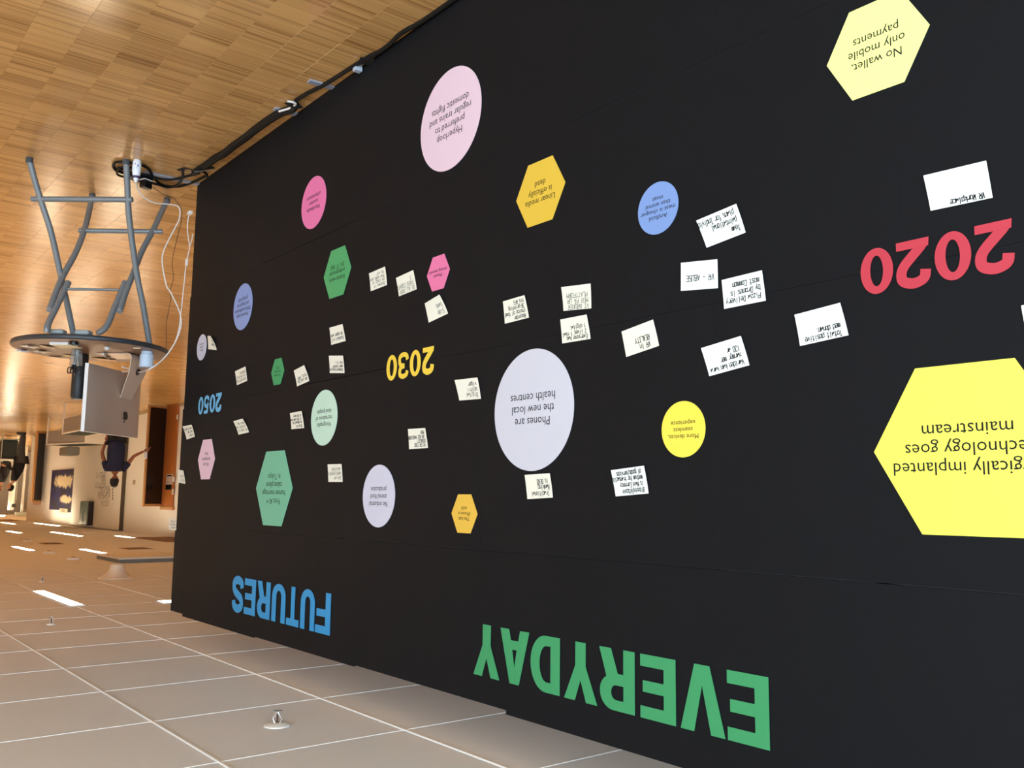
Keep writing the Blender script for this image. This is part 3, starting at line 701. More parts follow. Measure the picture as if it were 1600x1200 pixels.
# clear pen cup
cp = onz(120.5, 545.5)
t = thing('pen_cup', 'clear glass cup holding pens and markers at the middle of the table', 'pen cup', cp)
M_CLEAR = mat('clear_plastic', (0.95, 0.97, 0.97, 1), 0.05, trans=0.9)
MB().lathe([(0.026, 0.0), (0.028, 0.002), (0.034, 0.095), (0.033, 0.095), (0.0265, 0.004), (0.0, 0.003)], 28, c=cp).build('cup_glass', M_CLEAR, t, smooth=True, base=cp)
rnd = random.Random(3)
for i, (c_, nm, h_) in enumerate([((240, 240, 244), 'white marker', 0.125), ((30, 30, 32), 'black marker', 0.145), ((214, 190, 150), 'wooden pencil', 0.13), ((26, 26, 28), 'black pen', 0.15), ((90, 104, 110), 'grey pen', 0.12), ((235, 235, 235), 'white pen', 0.115)]):
    a = i*1.05+0.4; q0 = cp+Vector((0.010*math.cos(a+PI), 0.010*math.sin(a+PI), 0.006)); q1 = cp+Vector((0.026*math.cos(a), 0.026*math.sin(a), h_))
    p_ = thing('pen', nm+' leaning in the clear cup', 'pen', q0, 'pens in the clear cup')
    MB().tube([q0, q0.lerp(q1, 0.75)], 0.0045, 8).build('barrel', mat('pen_%d' % i, srgb(*c_), 0.4), p_, base=q0)
    MB().tube([q0.lerp(q1, 0.75), q0.lerp(q1, 0.96), q1], [0.0052, 0.0052, 0.003], 8).build('pen_cap', mat('pen_cap_black', srgb(22, 22, 24), 0.4), p_, base=q0)
sc0 = cp+Vector((-0.02, 0.0, 0.004)); q1 = atplane(110, 588, cp, FW)
s_ = thing('scissors', 'black-handled scissors sticking out of the clear pen cup', 'scissors', sc0)
rv = Vector((RT.x, RT.y, 0)).normalized()
q0 = cp+Vector((0, 0, 0.02)); qm = atplane(114, 573, cp, FW)
MB().tube([q0, qm], [0.003, 0.005], 8).build('blade', mat('steel', srgb(200, 200, 205), 0.25, metal=0.9), s_, base=q0)
for dx in (0.0, 0.016):
    cc = qm+Vector((0, 0, 0.020))+rv*(dx+0.004)
    MB().tube([cc+rv*0.010*math.cos(2*PI*k/12)+Vector((0, 0, 0.018*math.sin(2*PI*k/12))) for k in range(13)], 0.0035, 6, cap=False).build('handle', mat('handle_black', srgb(20, 20, 22), 0.4), s_, base=cc)
# paper pads, tape, scraps, cards
M_NOTEP = mat('pad_cream', srgb(255, 240, 204), 0.7); M_PADW = mat('pad_white', srgb(232, 226, 220), 0.7)
def frame_at(q): return Matrix.Translation(q) @ Matrix.Rotation(math.atan2(-rv.y, -rv.x), 4, 'Z')
q = onz(97, 536)
p_ = thing('note_pad', 'thick white and cream pad of paper at the near edge of the table', 'note pad', q)
MB().bbox(-0.052, 0.05, -0.03, 0.035, 0, 0.014, 0.0006, frame_at(q)).build('pad_block', M_PADW, p_, base=q)
MB().box(-0.050, 0.075, -0.085, 0.03, 0.0142, 0.0155, frame_at(q)).build('top_sheet', M_NOTEP, p_, base=q)
q = onz(116, 534)
tag(MB().lathe([(0.022, 0), (0.022, 0.018), (0.013, 0.018), (0.013, 0.0)], 24, c=q).build('tape_roll', M_BLACK, smooth=True, base=q), 'small black roll of tape by the cream pad', 'tape')
def scrap(x, y, pts, m, label, nm='paper_scrap', z=0.0):
    q = onz(x, y, TC.z+0.0008+z); F = frame_at(q)
    n = len(pts); vs = [F @ Vector((a, b_, 0.0004+0.014*((i*37) % 3)/2)) for i, (a, b_) in enumerate(pts)]+[F @ Vector((a, b_, 0.0012+0.014*((i*37) % 3)/2)) for i, (a, b_) in enumerate(pts)]
    fs = [tuple(range(n-1, -1, -1)), tuple(range(n, 2*n))]+[(i, (i+1) % n, n+(i+1) % n, n+i) for i in range(n)]
    o = MB().add(vs, fs).build(nm, m, base=q); tag(o, label, 'scrap of paper' if 'scrap' in nm else 'card', 'loose papers on the round table'); return o
S1 = [(-.04, -.03), (.0, -.055), (.012, -.01), (.04, -.045), (.045, .01), (.01, .05), (-.01, .012), (-.045, .03)]
M_SCR = mat('scrap_cream', srgb(252, 226, 192), 0.7)
scrap(48, 540, S1, M_SCR, 'torn cream scrap nearest the table rim, left of the paper pad')
scrap(66, 548, [(p[0]*.9, p[1]*1.3) for p in S1], M_SCR, 'torn cream scrap by the far rim between two other scraps')
scrap(37, 546.5, [(p[0]*.9, p[1]*.9) for p in S1], mat('scrap_white', srgb(220, 214, 216), 0.7), 'whitish scrap at the outermost end of the table')
scrap(86, 557, [(-.04, -.03), (.03, -.04), (.045, .02), (-.03, .03)], M_SCR, 'flat tan scrap by the far rim beside the pen cup')
scrap(74, 541, [(-.05, -.03), (.03, -.05), (.05, .03), (-.02, .05)], M_SCR, 'flat scrap half under the cream pad')
scrap(118, 555, [(-.08, -.04), (.02, -.03), (.02, .02), (-.06, .04)], mat('scrap_yellow', srgb(255, 232, 170), 0.7), 'yellow sheet under the clear pen cup')
scrap(166, 561, [(-.075, -.06), (.055, -.04), (.075, .05), (-.06, .07)], mat('card_tan', srgb(250, 206, 154), 0.7), 'cream card lying under the computer with a marker on it', 'card')
q = onz(167.5, 541.5); tag(MB().lathe([(0.006, 0), (0.013, 0.004), (0.015, 0.012), (0.010, 0.020), (0.004, 0.022)], 10, c=q).build('crumpled_paper', M_PADW, smooth=True, base=q), 'small crumpled white ball on the bare table top', 'paper ball')
q = onz(214, 543.5); tag(MB().bbox(-0.02, 0.02, -0.006, 0.006, 0, 0.005, 0.001, frame_at(q)).build('eraser', M_SCR, base=q), 'tiny pale stub lying beside the tub', 'eraser')
qa, qb = onz(161, 553, TC.z+0.012), onz(171, 559.5, TC.z+0.012)
mk = thing('marker', 'black marker with white body lying beside the stand of the computer', 'marker', qa)
MB().tube([qa, qa.lerp(qb, .45)], 0.0075, 10).build('barrel', M_PADW, mk, base=qa); MB().tube([qa.lerp(qb, .3)+Vector((0,0,.001)), qb], 0.0082, 10).build('marker_cap', M_BLACK, mk, base=qa)

# ---------------------------------------------------------------- cords
M_WCORD = mat('white_cord', srgb(236, 226, 218), 0.5); M_BCORD = mat('black_cord', srgb(14, 13, 13), 0.6, spec=0.25); M_TCORD = mat('thin_dark_cord', srgb(48, 30, 18), 0.5)
def cord(name, pts, r, m, label, X=None, zmin=None, cat='cord', group=None, extra=None):
    P = []
    for (x, y) in pts:
        zf = (zmin if zmin is not None else r)
        q = atz(x, y, zf) if X is None else atx(x, y, X)
        if X is not None and q.z < zf: q = atz(x, y, zf)
        P.append(q)
    if extra: P += extra
    P = catmull(P, 6)
    for q in P: q.z = max(q.z, r*0.9)
    o = MB().tube(P, r, 8).build(name, m, smooth=True, base=P[0]); return tag(o, label, cat, group)
XC = 5.30
plug_top = atz(212, 252, 0.0)
h1, h2_ = hp+nn*0.004, loc(ha-0.03, 0.03, 1.06)
cord('white_cable', [(212.5, 284), (217, 298), (227, 310), (242, 317), (261, 319), (276, 321.5), (281, 328), (280, 342), (273.6, 356), (261, 380), (254, 398), (254, 416), (260, 446), (266, 456), (279, 483), (283, 500), (281.5, 515), (273, 536), (256, 560), (233, 577)], 0.0038, M_WCORD, 'white power cord looping from the white plug up to the computer', X=XC, extra=[hp+nn*0.006, hp-nn*0.03, loc(ha-0.07, 0.024, 1.055)])
cord('white_cable', [(296, 333), (293.5, 345), (293, 362), (296, 386), (293, 402), (290, 420), (288, 440), (286, 458), (284, 478), (282, 494), (280, 512), (275, 530), (265, 549), (240, 574)], 0.003, M_WCORD, 'thin white cable hanging next to the end of the black board', X=XC+.02, extra=[hp+nn*0.006+u_*0.006, hp-nn*0.03, loc(ha-0.06, 0.024, 1.085)])
cord('cable_branch', [(296, 386), (299.5, 376), (301, 366)], 0.0028, M_WCORD, 'short white branch cable beside the board edge', X=XC)
q = atx(297, 330, XC)
tag(MB().bbox(-0.02, 0.02, -0.012, 0.012, 0, 0.022, 0.004, Matrix.Translation(Vector((q.x, q.y, max(q.z, 0.0))))).build('cable_plug', M_WCORD, base=(q.x, q.y, max(q.z, 0))), 'small white plug at the end of the thin white cable', 'plug')
q = atx(291.5, 410, XC)
tag(MB().bbox(-0.007, 0.007, -0.007, 0.007, -0.02, 0.02, 0.002, Matrix.Translation(q)).build('inline_connector', M_WCORD, base=q), 'white inline connector halfway up the thin white cable', 'connector')
cord('adapter_cord', [(238, 293), (245, 297), (252, 302), (261, 306.5), (270, 309), (276, 315), (283, 326), (284, 340), (281, 356), (278, 368), (272, 392), (269, 412), (271, 434), (266, 454), (267, 466), (263, 488), (260, 506), (260, 528), (260, 544)], 0.0018, M_TCORD, 'thin dark brown cord from the black adapter up behind the table', X=XC+.06)
# black cable run on the floor along the board
BG = 'black floor cables'
P = [(760, -40), (735, -20), (705, 2), (675, 23), (652, 38), (635, 47), (622, 56), (610, 68), (594, 80), (577, 88.5), (547, 107), (522, 123), (500, 136), (480, 146), (462, 157)]
cord('floor_cable', P, 0.009, M_BCORD, 'black cable running on the floor along the foot of the board', group=BG)
P = [(462, 164), (455, 171), (440, 176), (427, 183), (412, 193), (397, 204), (382, 216), (365, 228), (350, 240), (337, 247), (322, 258), (308, 267), (303, 270)]
cord('cable_bundle', P, 0.019, M_BCORD, 'thick sleeved bundle of black cables beside the board', cat='cable', group=BG)
s2 = lambda L_: [(170+a/9.41, 230+b_/9.41) for a, b_ in L_]
cord('looped_cable', s2([(1440,420),(1340,470),(1200,530),(1050,575),(900,582),(790,560),(700,500),(640,410),(600,340),(540,292),(470,262),(350,240),(200,218),(110,225),(65,270),(95,330),(190,375),(300,400)]), 0.0075, M_BCORD, 'black cable looping widest around the table leg', group=BG)
cord('looped_cable', s2([(1090,350),(1085,430),(1050,515),(980,570),(860,590),(740,555),(640,530)]), 0.0075, M_BCORD, 'black cable looping down from the cable tie to the power strip', zmin=0.018, group=BG)
cord('looped_cable', s2([(1330,380),(1180,420),(1000,465),(850,478),(700,450),(560,410),(430,385)]), 0.0075, M_BCORD, 'black cable crossing over the grey metal foot plate', zmin=0.02, group=BG)
cord('looped_cable', s2([(150,310),(215,325),(300,330),(330,300),(250,290),(150,300),(120,380),(150,415),(240,440),(320,440)]), 0.006, M_BCORD, 'small black cable coil behind the near table leg', zmin=0.012, group=BG)
cord('looped_cable', s2([(1330,350),(1400,365),(1440,400),(1445,430)]), 0.007, M_BCORD, 'short black cable end bending at the corner of the board', zmin=0.02, group=BG)
q0, q1 = atz(*s2([(1020, 345)])[0], 0.03), atz(*s2([(1545, 300)])[0], 0.03)
o = thing('cable_tie', 'black strap with white lettering around the cable bundle', 'cable tie', q0)
qm_ = q0.lerp(q1, .5); qm_.z += 0.012
strap = catmull([q0, q0.lerp(q1, .25)+Vector((-0.02, -0.01, 0)), qm_, q0.lerp(q1, .75)+Vector((0, 0, .004)), q1], 5)
d = (q1-q0).normalized(); sd = Vector((-d.y, d.x, 0))
mb = MB(); vs = []
for p_ in strap: vs += [p_+sd*0.013, p_-sd*0.013, p_-sd*0.013-Vector((0,0,.003)), p_+sd*0.013-Vector((0,0,.003))]
fs = [(i*4+k, i*4+(k+1) % 4, i*4+4+(k+1) % 4, i*4+4+k) for i in range(len(strap)-1) for k in range(4)]
mb.add(vs, fs).build('strap', M_BCORD, o, base=q0)
V, Fc = text_shape(['WAYSIDE  JNK'], 0.2, 0.018)
if (d.dot(RT)) > 0: ud = d
else: ud = -d
vd = Vector((-ud.y, ud.x, 0))
qc = strap[len(strap)*6//10]+Vector((0, 0, .0012))
MB().add([qc+ud*v[0]+vd*v[1]+Vector((0,0,0.0015+abs(v[0])*0.0)) for v in V], Fc).build('print', mat('white_print', srgb(220, 220, 220), 0.6), o, base=q0)
# tape and foot plates of the board stand
def plate(a, b_, w_, h_, m, label, nm='foot_plate', cat='foot plate', par=bd):
    q0, q1 = atz(*a, 0), atz(*b_, 0); d = (q1-q0); L_ = d.length; an = math.atan2(d.y, d.x)
    M_ = Matrix.Translation(q0) @ Matrix.Rotation(an, 4, 'Z')
    return MB().bbox(0, L_, -w_/2, w_/2, 0, h_, 0.0015, M_).build(nm, m, par, base=q0)
M_BLUEALU = mat('foot_steel', srgb(168, 176, 196), 0.35, metal=0.3)
plate((224, 268.5), (318, 289), 0.042, 0.008, M_BLUEALU, '', par=bd)
plate((482, 125.5), (530, 139), 0.035, 0.007, M_BLUEALU, '', par=bd)
plate((428, 169), (472, 180), 0.035, 0.007, M_BLUEALU, '', par=bd)
q = atz(556, 104, 0)
tag(MB().bbox(-0.016, 0.012, -0.032, 0.0, 0, 0.032, 0.002, Matrix.Translation((q.x-0.02, -0.006, 0))).build('wedge_block', mat('grey_block', srgb(176, 184, 196), 0.5), base=(q.x, -0.03, 0)), 'small pale grey block at the foot of the board', 'block')
for (a, b_), lb in ((((561, 88), (584, 92)), 'black tape patch over the floor cable near the pale grey block'), (((453, 154), (466, 164)), 'black tape patch where the cable bundle begins')):
    q0, q1 = atz(*a, 0), atz(*b_, 0); d = q1-q0; M_ = Matrix.Translation(q0) @ Matrix.Rotation(math.atan2(d.y, d.x), 4, 'Z')
    tag(MB().bbox(0, d.length, -0.03, 0.03, 0.016, 0.0185, 0.001, M_).build('tape_patch', mat('gaffer_tape', srgb(18, 17, 16), 0.6), base=q0), lb, 'tape')
cord('cable_end', [(449, 158), (458, 160), (462, 163), (455, 168), (447, 171), (436, 174)], 0.005, M_WCORD, 'short curved white cable end beside the black tape', zmin=0.024)
# power strip, plugs
q0, q1 = atz(203, 268, 0), atz(235, 280, 0); d = q1-q0; an = math.atan2(d.y, d.x)
M_ = Matrix.Translation(q0) @ Matrix.Rotation(an, 4, 'Z')
ps = thing('power_strip', 'black power strip lying on the floor at the table leg', 'power strip', q0)
MB().bbox(-0.005, d.length, -0.028, 0.028, 0.0, 0.035, 0.004, M_).build('strip_body', mat('strip_black', srgb(28, 30, 40), 0.45), ps, base=q0)
for k in range(3): MB().lathe([(0.018, 0.035), (0.018, 0.0365), (0.013, 0.0365), (0.012, 0.0355)], 16, M=M_ @ Matrix.Translation((0.03+k*0.045, 0, 0))).build('socket', mat('socket_black', srgb(12, 12, 14), 0.4), ps, base=q0)
q = atz(214.5, 250, 0); q = Vector((q.x, q.y, 0.0))
wp = thing('white_plug', 'white bottle-shaped plug with a purple ring and printed marks', 'plug', q)
MB().lathe([(0.016, 0.0), (0.021, 0.006), (0.023, 0.03), (0.023, 0.055), (0.021, 0.078), (0.0165, 0.092)], 24, c=q).build('plug_body', mat('plug_white', srgb(240, 240, 244), 0.35), wp, smooth=True, base=q)
MB().lathe([(0.0168, 0.091), (0.0182, 0.093), (0.0182, 0.102), (0.0168, 0.104)], 24, c=q).build('purple_ring', mat('purple', srgb(78, 52, 92), 0.4), wp, smooth=True, base=q)
MB().lathe([(0.014, 0.104), (0.012, 0.112), (0.006, 0.122), (0.004, 0.128)], 24, c=q).build('neck', MATS['plug_white'], wp, smooth=True, base=q)
tc_ = Vector((CAM.x-q.x, CAM.y-q.y, 0)).normalized(); sd_ = Vector((-tc_.y, tc_.x, 0))
for (a, z, w_, h_, c_) in ((-0.004, 0.038, 0.008, 0.006, (70, 80, 170)), (0.008, 0.03, 0.004, 0.004, (150, 60, 110)), (0.0, 0.05, 0.009, 0.002, (150, 130, 170))):
    cc = q+tc_*0.0232+sd_*a+Vector((0,0,z)); MB().add([cc+sd_*w_*math.cos(2*PI*k/14)*.6+Vector((0,0,h_*math.sin(2*PI*k/14)))-tc_*0.001*abs(math.cos(2*PI*k/14)) for k in range(14)], [tuple(range(14))]).build('printed_mark', mat('mark_%d' % c_[0], srgb(*c_), 0.5), wp, base=cc)
q = atz(229, 281, 0.035); M_ = Matrix.Translation((q.x, q.y, 0.036)) @ Matrix.Rotation(an, 4, 'Z')
ad = thing('power_adapter', 'black cube adapter with a pale base, plugged into the power strip', 'adapter', (q.x, q.y, 0.036))
MB().bbox(-0.03, 0.026, -0.022, 0.022, 0.006, 0.05, 0.004, M_).build('adapter_body', M_BLACK, ad, base=q)
MB().bbox(-0.03, 0.026, -0.022, 0.022, 0.0, 0.0062, 0.001, M_).build('adapter_base', M_WCORD, ad, base=q)

# ---------------------------------------------------------------- ceiling fixtures
M_LAMP = mat('lamp_diffuser', (1, 1, 1, 1), 0.5, emit=(1.0, 0.83, 0.58, 1), strength=LAMP_STRENGTH)
M_LAMPS = mat('lamp_diffuser_soft', (1, 1, 1, 1), 0.5, emit=(1.0, 0.83, 0.58, 1), strength=LAMP_STRENGTH*0.5)
M_WHITE = mat('white_metal', srgb(228, 222, 214), 0.5)
def lamp(x0, x1, y, w_, label):
    t = thing('ceiling_light', label, 'ceiling light', ((x0+x1)/2, y, ZC-0.006), 'strip lights in the tiled ceiling')
    b = ((x0+x1)/2, y, ZC-0.006)
    mb = MB(); f = 0.012
    mb.box(x0-f, x1+f, y-w_/2-f, y-w_/2, ZC-0.010, ZC+0.002).box(x0-f, x1+f, y+w_/2, y+w_/2+f, ZC-0.010, ZC+0.002).box(x0-f, x0, y-w_/2, y+w_/2, ZC-0.010, ZC+0.002).box(x1, x1+f, y-w_/2, y+w_/2, ZC-0.010, ZC+0.002)
    mb.build('lamp_frame', M_WHITE, t, base=b)
    MB().box(x0, x1, y-w_/2, y+w_/2, ZC-0.007, ZC-0.003).build('diffuser', M_LAMPS if (y > 1.9 and x0 < 31) else M_LAMP, t, base=b)
Zl = ZC-0.006
def lampp(p0, p1, p2, label, wmin=0.16, wmax=0.22):
    a, b_ = atz(*p0, Zl), atz(*p1, Zl); y = (a.y+b_.y)/2; lamp(min(a.x, b_.x), max(a.x, b_.x), y, p2, label)
lampp((59, 924), (121, 946), .085, 'largest lit strip light in the tiled ceiling')
lampp((123, 858.5), (180, 867), .085, 'lit strip light next to the hanging white panel')
lampp((18, 854.5), (55, 860.5), .085, 'lit strip light between the two small ceiling discs and the frame edge')
lampp((78, 831.5), (130, 838), .11, 'long lit strip light beneath the whiteboard partition')
lampp((4, 816.5), (21, 819), .11, 'small lit strip light near the passage')
lampp((56, 817.5), (91, 822), .11, 'lit strip light in front of the dark blue poster')
lampp((176, 837.5), (213, 840.5), .11, 'lit strip light ending at the brown soffit')
lampp((10, 830), (33, 833), .11, 'short lit strip light second in line from the passage')
lampp((-8, 804), (9, 805.5), .11, 'furthest lit strip light, cut off by the frame edge')
lampp((257.5, 939), (266, 942), .1, 'lit strip light mostly hidden behind the black board')
# extra strip lights, added only to brighten the room and the passage
for i, (x, y) in enumerate([(8.0, -3.2), (12.0, -2.2), (16.0, -1.4), (20.0, -3.0), (12.0, -5.2), (26, -2), (32, -3), (5.5, -5.6), (31.8, 5.6), (34.5, 3.4), (29.5, 1.5), (36.2, 4.6), (33.5, 2.2), (33.2, 6.2)]): lamp(x, x+1.3, y, .17, 'added strip light, put in only to light the room')

M_SPR = mat('sprinkler_metal', srgb(206, 200, 192), 0.3, metal=0.6)
def sprinkler(x, y, s, label, disc=True):
    q = atz(x, y, ZC); t = thing('sprinkler', label, 'sprinkler', q, 'ceiling sprinklers')
    MB().lathe([(0.045*s, 0.0), (0.045*s, -0.004), (0.030*s, -0.010), (0.0, -0.010)][::-1], 28, c=q).build('rosette', M_WHITE, t, smooth=True, base=q)
    for sg in (-1, 1): MB().tube([q+Vector((0.006*sg, -0.006*sg, -0.008))*1, q+Vector((0.014*s*sg, -0.010*s*sg, -0.024)), q+Vector((0.003*sg, 0, -0.046))], 0.003, 6).build('arm', M_SPR, t, smooth=True, base=q)
    MB().tube([q+Vector((0, 0, -0.008)), q+Vector((0, 0, -0.04))], 0.0028, 6).build('bulb', mat('bulb_red', srgb(60, 40, 36), 0.3), t, base=q)
    MB().lathe([(0.0, -0.052), (0.017, -0.051), (0.017, -0.049), (0.0, -0.046)], 12, c=q).build('deflector', M_SPR, t, base=q)
sprinkler(433, 1134, 1.0, 'nearest sprinkler with a round rosette in the ceiling')
sprinkler(80, 976, .6, 'second nearest ceiling sprinkler, close to the largest strip light')
sprinkler(66, 909, .6, 'third ceiling sprinkler beyond the largest strip light')
# flared fixture
q = atz(182, 903, ZC)
o = thing('flared_fixture', 'pale bell-shaped flared fixture hanging from the ceiling', 'ceiling fixture', q)
sc_ = 0.165
MB().lathe([(sc_*0.30, -0.135), (sc_*0.38, -0.13), (sc_*0.40, -0.10), (sc_*0.50, -0.055), (sc_*0.78, -0.02), (sc_, -0.008), (sc_, 0.0)], 40, c=q).build('shade', mat('fixture_beige', srgb(226, 206, 184), 0.5), o, smooth=True, base=q)
MB().lathe([(sc_*0.24, -0.137), (sc_*0.28, -0.134)], 30, c=q).build('lens', M_WHITE, o, base=q)
# small round detectors
for (x, y, r_, lb) in ((77, 864.5, 0.09, 'round ceiling detector with two dark dots'), (115, 874.5, 0.085, 'round ceiling detector with one dark dot'), (43, 846, 0.09, 'small domed ceiling detector near the dark slot vent'), (137, 832.8, .12, 'flat pale disc close to the wall partition')):
    q = atz(x, y, ZC); o = thing('ceiling_detector', lb, 'detector', q)
    MB().lathe([(r_*0.5, -0.03), (r_*0.85, -0.024), (r_, -0.008), (r_, 0)], 24, c=q).build('housing', M_WHITE, o, smooth=True, base=q)
    MB().lathe([(0.0, -0.036), (r_*0.3, -0.034), (r_*0.35, -0.029)], 12, c=q+Vector((0.02, 0, 0))).build('sensor', mat('sensor_dark', srgb(90, 50, 40), 0.5), o, base=q)
# slotted vents
M_VENT = mat('vent_brown', srgb(120, 88, 60), 0.6); M_VF = mat('vent_frame', srgb(196, 170, 140), 0.6)
def vent(x, y, L_, w_, n, label):
    q = atz(x, y, ZC); t = thing('ceiling_vent', label, 'vent', q)
    MB().box(q.x-L_/2-.03, q.x+L_/2+.03, q.y-w_/2-.03, q.y+w_/2+.03, ZC-0.003, ZC+.001).build('vent_frame', M_VF, t, base=q)
    for k in range(n):
        yy = q.y-w_/2+w_*(k+.5)/n; MB().box(q.x-L_/2, q.x+L_/2, yy-w_/n*.32, yy+w_/n*.32, ZC-0.008, ZC-.003).build('slot', M_VENT, t, base=(q.x, yy, ZC))
vent(213, 857.3, 0.4, 0.34, 6, 'brown slotted ceiling vent close to the hanging panel')
vent(80, 849.5, 0.45, 0.26, 6, 'brown slotted ceiling vent between the strip lights')
# hanging white panel
c0 = atz(186, 880.5, ZC); c1 = atz(271, 877.5, ZC); cz = 0.055
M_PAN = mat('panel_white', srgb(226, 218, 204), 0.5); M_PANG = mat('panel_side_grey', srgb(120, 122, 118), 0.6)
o = thing('ceiling_canopy', 'shallow white rectangular panel with grey sides under the ceiling', 'ceiling panel', (c0.x, c0.y, ZC))
xA, xB, yA, yB = c0.x, c0.x+1.0, c0.y, c0.y+2.2
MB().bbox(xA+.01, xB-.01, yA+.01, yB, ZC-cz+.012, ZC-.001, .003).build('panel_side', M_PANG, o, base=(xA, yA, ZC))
MB().bbox(xA, xB, yA, yB, ZC-cz-.01, ZC-cz+.012, .004).build('panel_face', M_PAN, o, base=(xA, yA, ZC))
# brown soffit against the left wall and one beyond it
q0, q1, q2 = atz(272, 847, ZC), atz(212, 841, ZC), atz(272, 840.5, ZC)
tag(MB().box(min(q0.x, q1.x), max(q1.x, q2.x)+0.4, min(q0.y, q1.y), WY, ZC-0.004, ZC+0.001).build('trim_1', mat('soffit_brown', srgb(128, 88, 54), 0.7)), kind='structure')
q0 = atz(0, 814, ZC); q1 = atz(38, 814, ZC)
tag(MB().box(q1.x-0.2, q1.x+2.0, q1.y-3.5, q1.y, ZC-0.004, ZC+0.001).build('trim_2', MATS['soffit_brown']), kind='structure')

# ---------------------------------------------------------------- along the left wall
M_DOORW = mat('door_wood', srgb(176, 104, 46), 0.45, noise=0.1, nscale=3); M_DOORE = mat('door_edge_wood', srgb(196, 142, 88), 0.5); M_DARK = mat('dark_glass', srgb(34, 27, 22), 0.25)
def P3(x, y, Y): return aty(x, y, Y)
# door frame 1 : orange side panel on the wall, the dark leaf standing open into the room
xs = P3(281, 631, WY).x; xh = P3(263, 634, WY).x; top = P3(262, 790, WY).z+0.02
d1 = MB().bbox(xs, xh, WY-0.03, WY, 0.0, top, 0.004).build('door_1', M_DOORW, base=(xh, WY, 0)); tag(d1, kind='structure')
MB().box(xs-0.05, xh+0.0, WY-0.05, WY, top, top+0.06).build('door_head', M_DOORE, d1, base=(xh, WY, top))
def leaf(xh, foot, topy, nm, nmpanel, inset, label_struct, pn=0.9):
    f0 = atz(*foot, 0.0); h = Vector((xh, WY, 0)); d = (f0-h); d.z = 0; L_ = d.length
    d.normalize(); q = Vector((-d.y, d.x, 0)); zt_ = topy
    M_ = Matrix(((d.x, q.x, 0, h.x), (d.y, q.y, 0, h.y), (0, 0, 1, 0), (0, 0, 0, 1)))
    r = MB().bbox(0.0, L_, -0.02, 0.02, 0.01, zt_, 0.003, M_).build(nm, M_DOORE, base=h); tag(r, kind='structure')
    MB().box(0.05, L_-inset, -0.0225, 0.0225, 0.06, zt_-0.05, M_).build('glass_panel', M_DARK, r, base=h)
    return r, M_, L_
r1, ML, L1 = leaf(xh, (232.5, 631), top, 'door_2', '', 0.035, '')
hq = atplane(227.5, 708, ML @ Vector((L1, 0, 1)), Vector((FW.x, FW.y, 0)).normalized())
MB().bbox(L1-0.02, L1+0.012, -0.028, 0.028, hq.z-0.11, hq.z+0.11, 0.006, ML).build('handle_plate', mat('handle_steel', srgb(214, 220, 230), 0.3, metal=0.5), r1, base=ML @ Vector((L1, 0, 1)))
MB().tube([ML @ Vector((L1-0.03, 0.03, hq.z)), ML @ Vector((L1-0.03, 0.075, hq.z)), ML @ Vector((L1-0.12, 0.08, hq.z))], 0.009, 8).build('handle', MATS['handle_steel'], r1, smooth=True, base=ML @ Vector((L1, 0, 1)))
# notice, black box and pull bars on the orange panel
def onwall(x0, y0, x1, y1, Y, t, nm, m, par=None, **k):
    a = aty(x0, y0, Y); b_ = aty(x1, y1, Y); xa, xb = sorted((a.x, b_.x)); za, zb_ = sorted((a.z, b_.z))
    o = MB().bbox(xa, xb, Y-t, Y, za, zb_, min(t*.2, 0.003)).build(nm, m, par, base=((xa+xb)/2, Y, (za+zb_)/2)); return o, xa, xb, za, zb_
o, xa, xb, za, zb_ = onwall(260.3, 741, 269.5, 757, WY-0.03, 0.006, 'notice', mat('notice_grey', srgb(196, 176, 164), 0.6)); tag(o, 'small pale notice with a black bar on the orange door panel', 'notice')
MB().box(xa+.05, xb-.05, WY-0.039, WY-0.037, zb_-(zb_-za)*.9, zb_-(zb_-za)*.78).build('black_bar', M_BLACK, o, base=(xa, WY, za))
for f in (.42, .72): MB().box(xa+.05, xb-.05, WY-0.039, WY-0.037, za+(zb_-za)*f, za+(zb_-za)*(f+.04)).build('text_line', mat('text_grey', srgb(120, 100, 90), .6), o, base=(xa, WY, za))
o, *_ = onwall(260.3, 757.5, 268, 765.3, WY-0.03, 0.02, 'wall_terminal', M_BLACK); tag(o, 'black square reader beside the pale notice', 'reader')
for (a, b_, c_, d_) in ((271, 745, 272.6, 753), (269.8, 764, 271.3, 773), (277, 648, 278.3, 655)):
    o, *_ = onwall(a, b_, c_, d_, WY-0.03, 0.015, 'hinge', M_WHITE, d1)
o, *_ = onwall(208.5, 750, 211.5, 757, WY, 0.012, 'light_switch', mat('switch_grey', srgb(170, 158, 136), 0.5)); tag(o, 'small grey switch on the bare wall left of the dark door', 'switch')
# second door further along
x2 = atz(64.5, 672, 0.0); xe = P3(66, 674, WY).x
r2, _, _ = leaf(x2.x+0.9, (57, 673), P3(58, 785, 4.0).z, 'door_3', '', 0.12, '')
d2 = MB().bbox(x2.x+0.9, x2.x+1.7, WY-0.04, WY, 0, 2.1, 0.004).build('door_4', M_DOORE, base=(x2.x+0.9, WY, 0)); tag(d2, kind='structure')
# whiteboard partition standing before the wall
a = aty(187, 831, WY-0.06); b_ = aty(110.5, 824, WY-0.06)
wb = thing('partition_board', 'tall whitish board panel with handwritten lines standing against the wall', 'partition', ((a.x+b_.x)/2, WY-0.05, 0))
MB().bbox(a.x, b_.x, WY-0.08, WY-0.02, 0.02, ZC-0.03, 0.004).build('board_face', mat('partition_white', srgb(238, 236, 226), 0.5), wb, base=((a.x+b_.x)/2, WY-.05, 1))
MB().box(a.x-0.025, a.x, WY-0.085, WY-0.01, 0.02, ZC-0.02).build('dark_post', mat('post_brown', srgb(84, 70, 52), 0.5), wb, base=(a.x, WY-.05, 1))
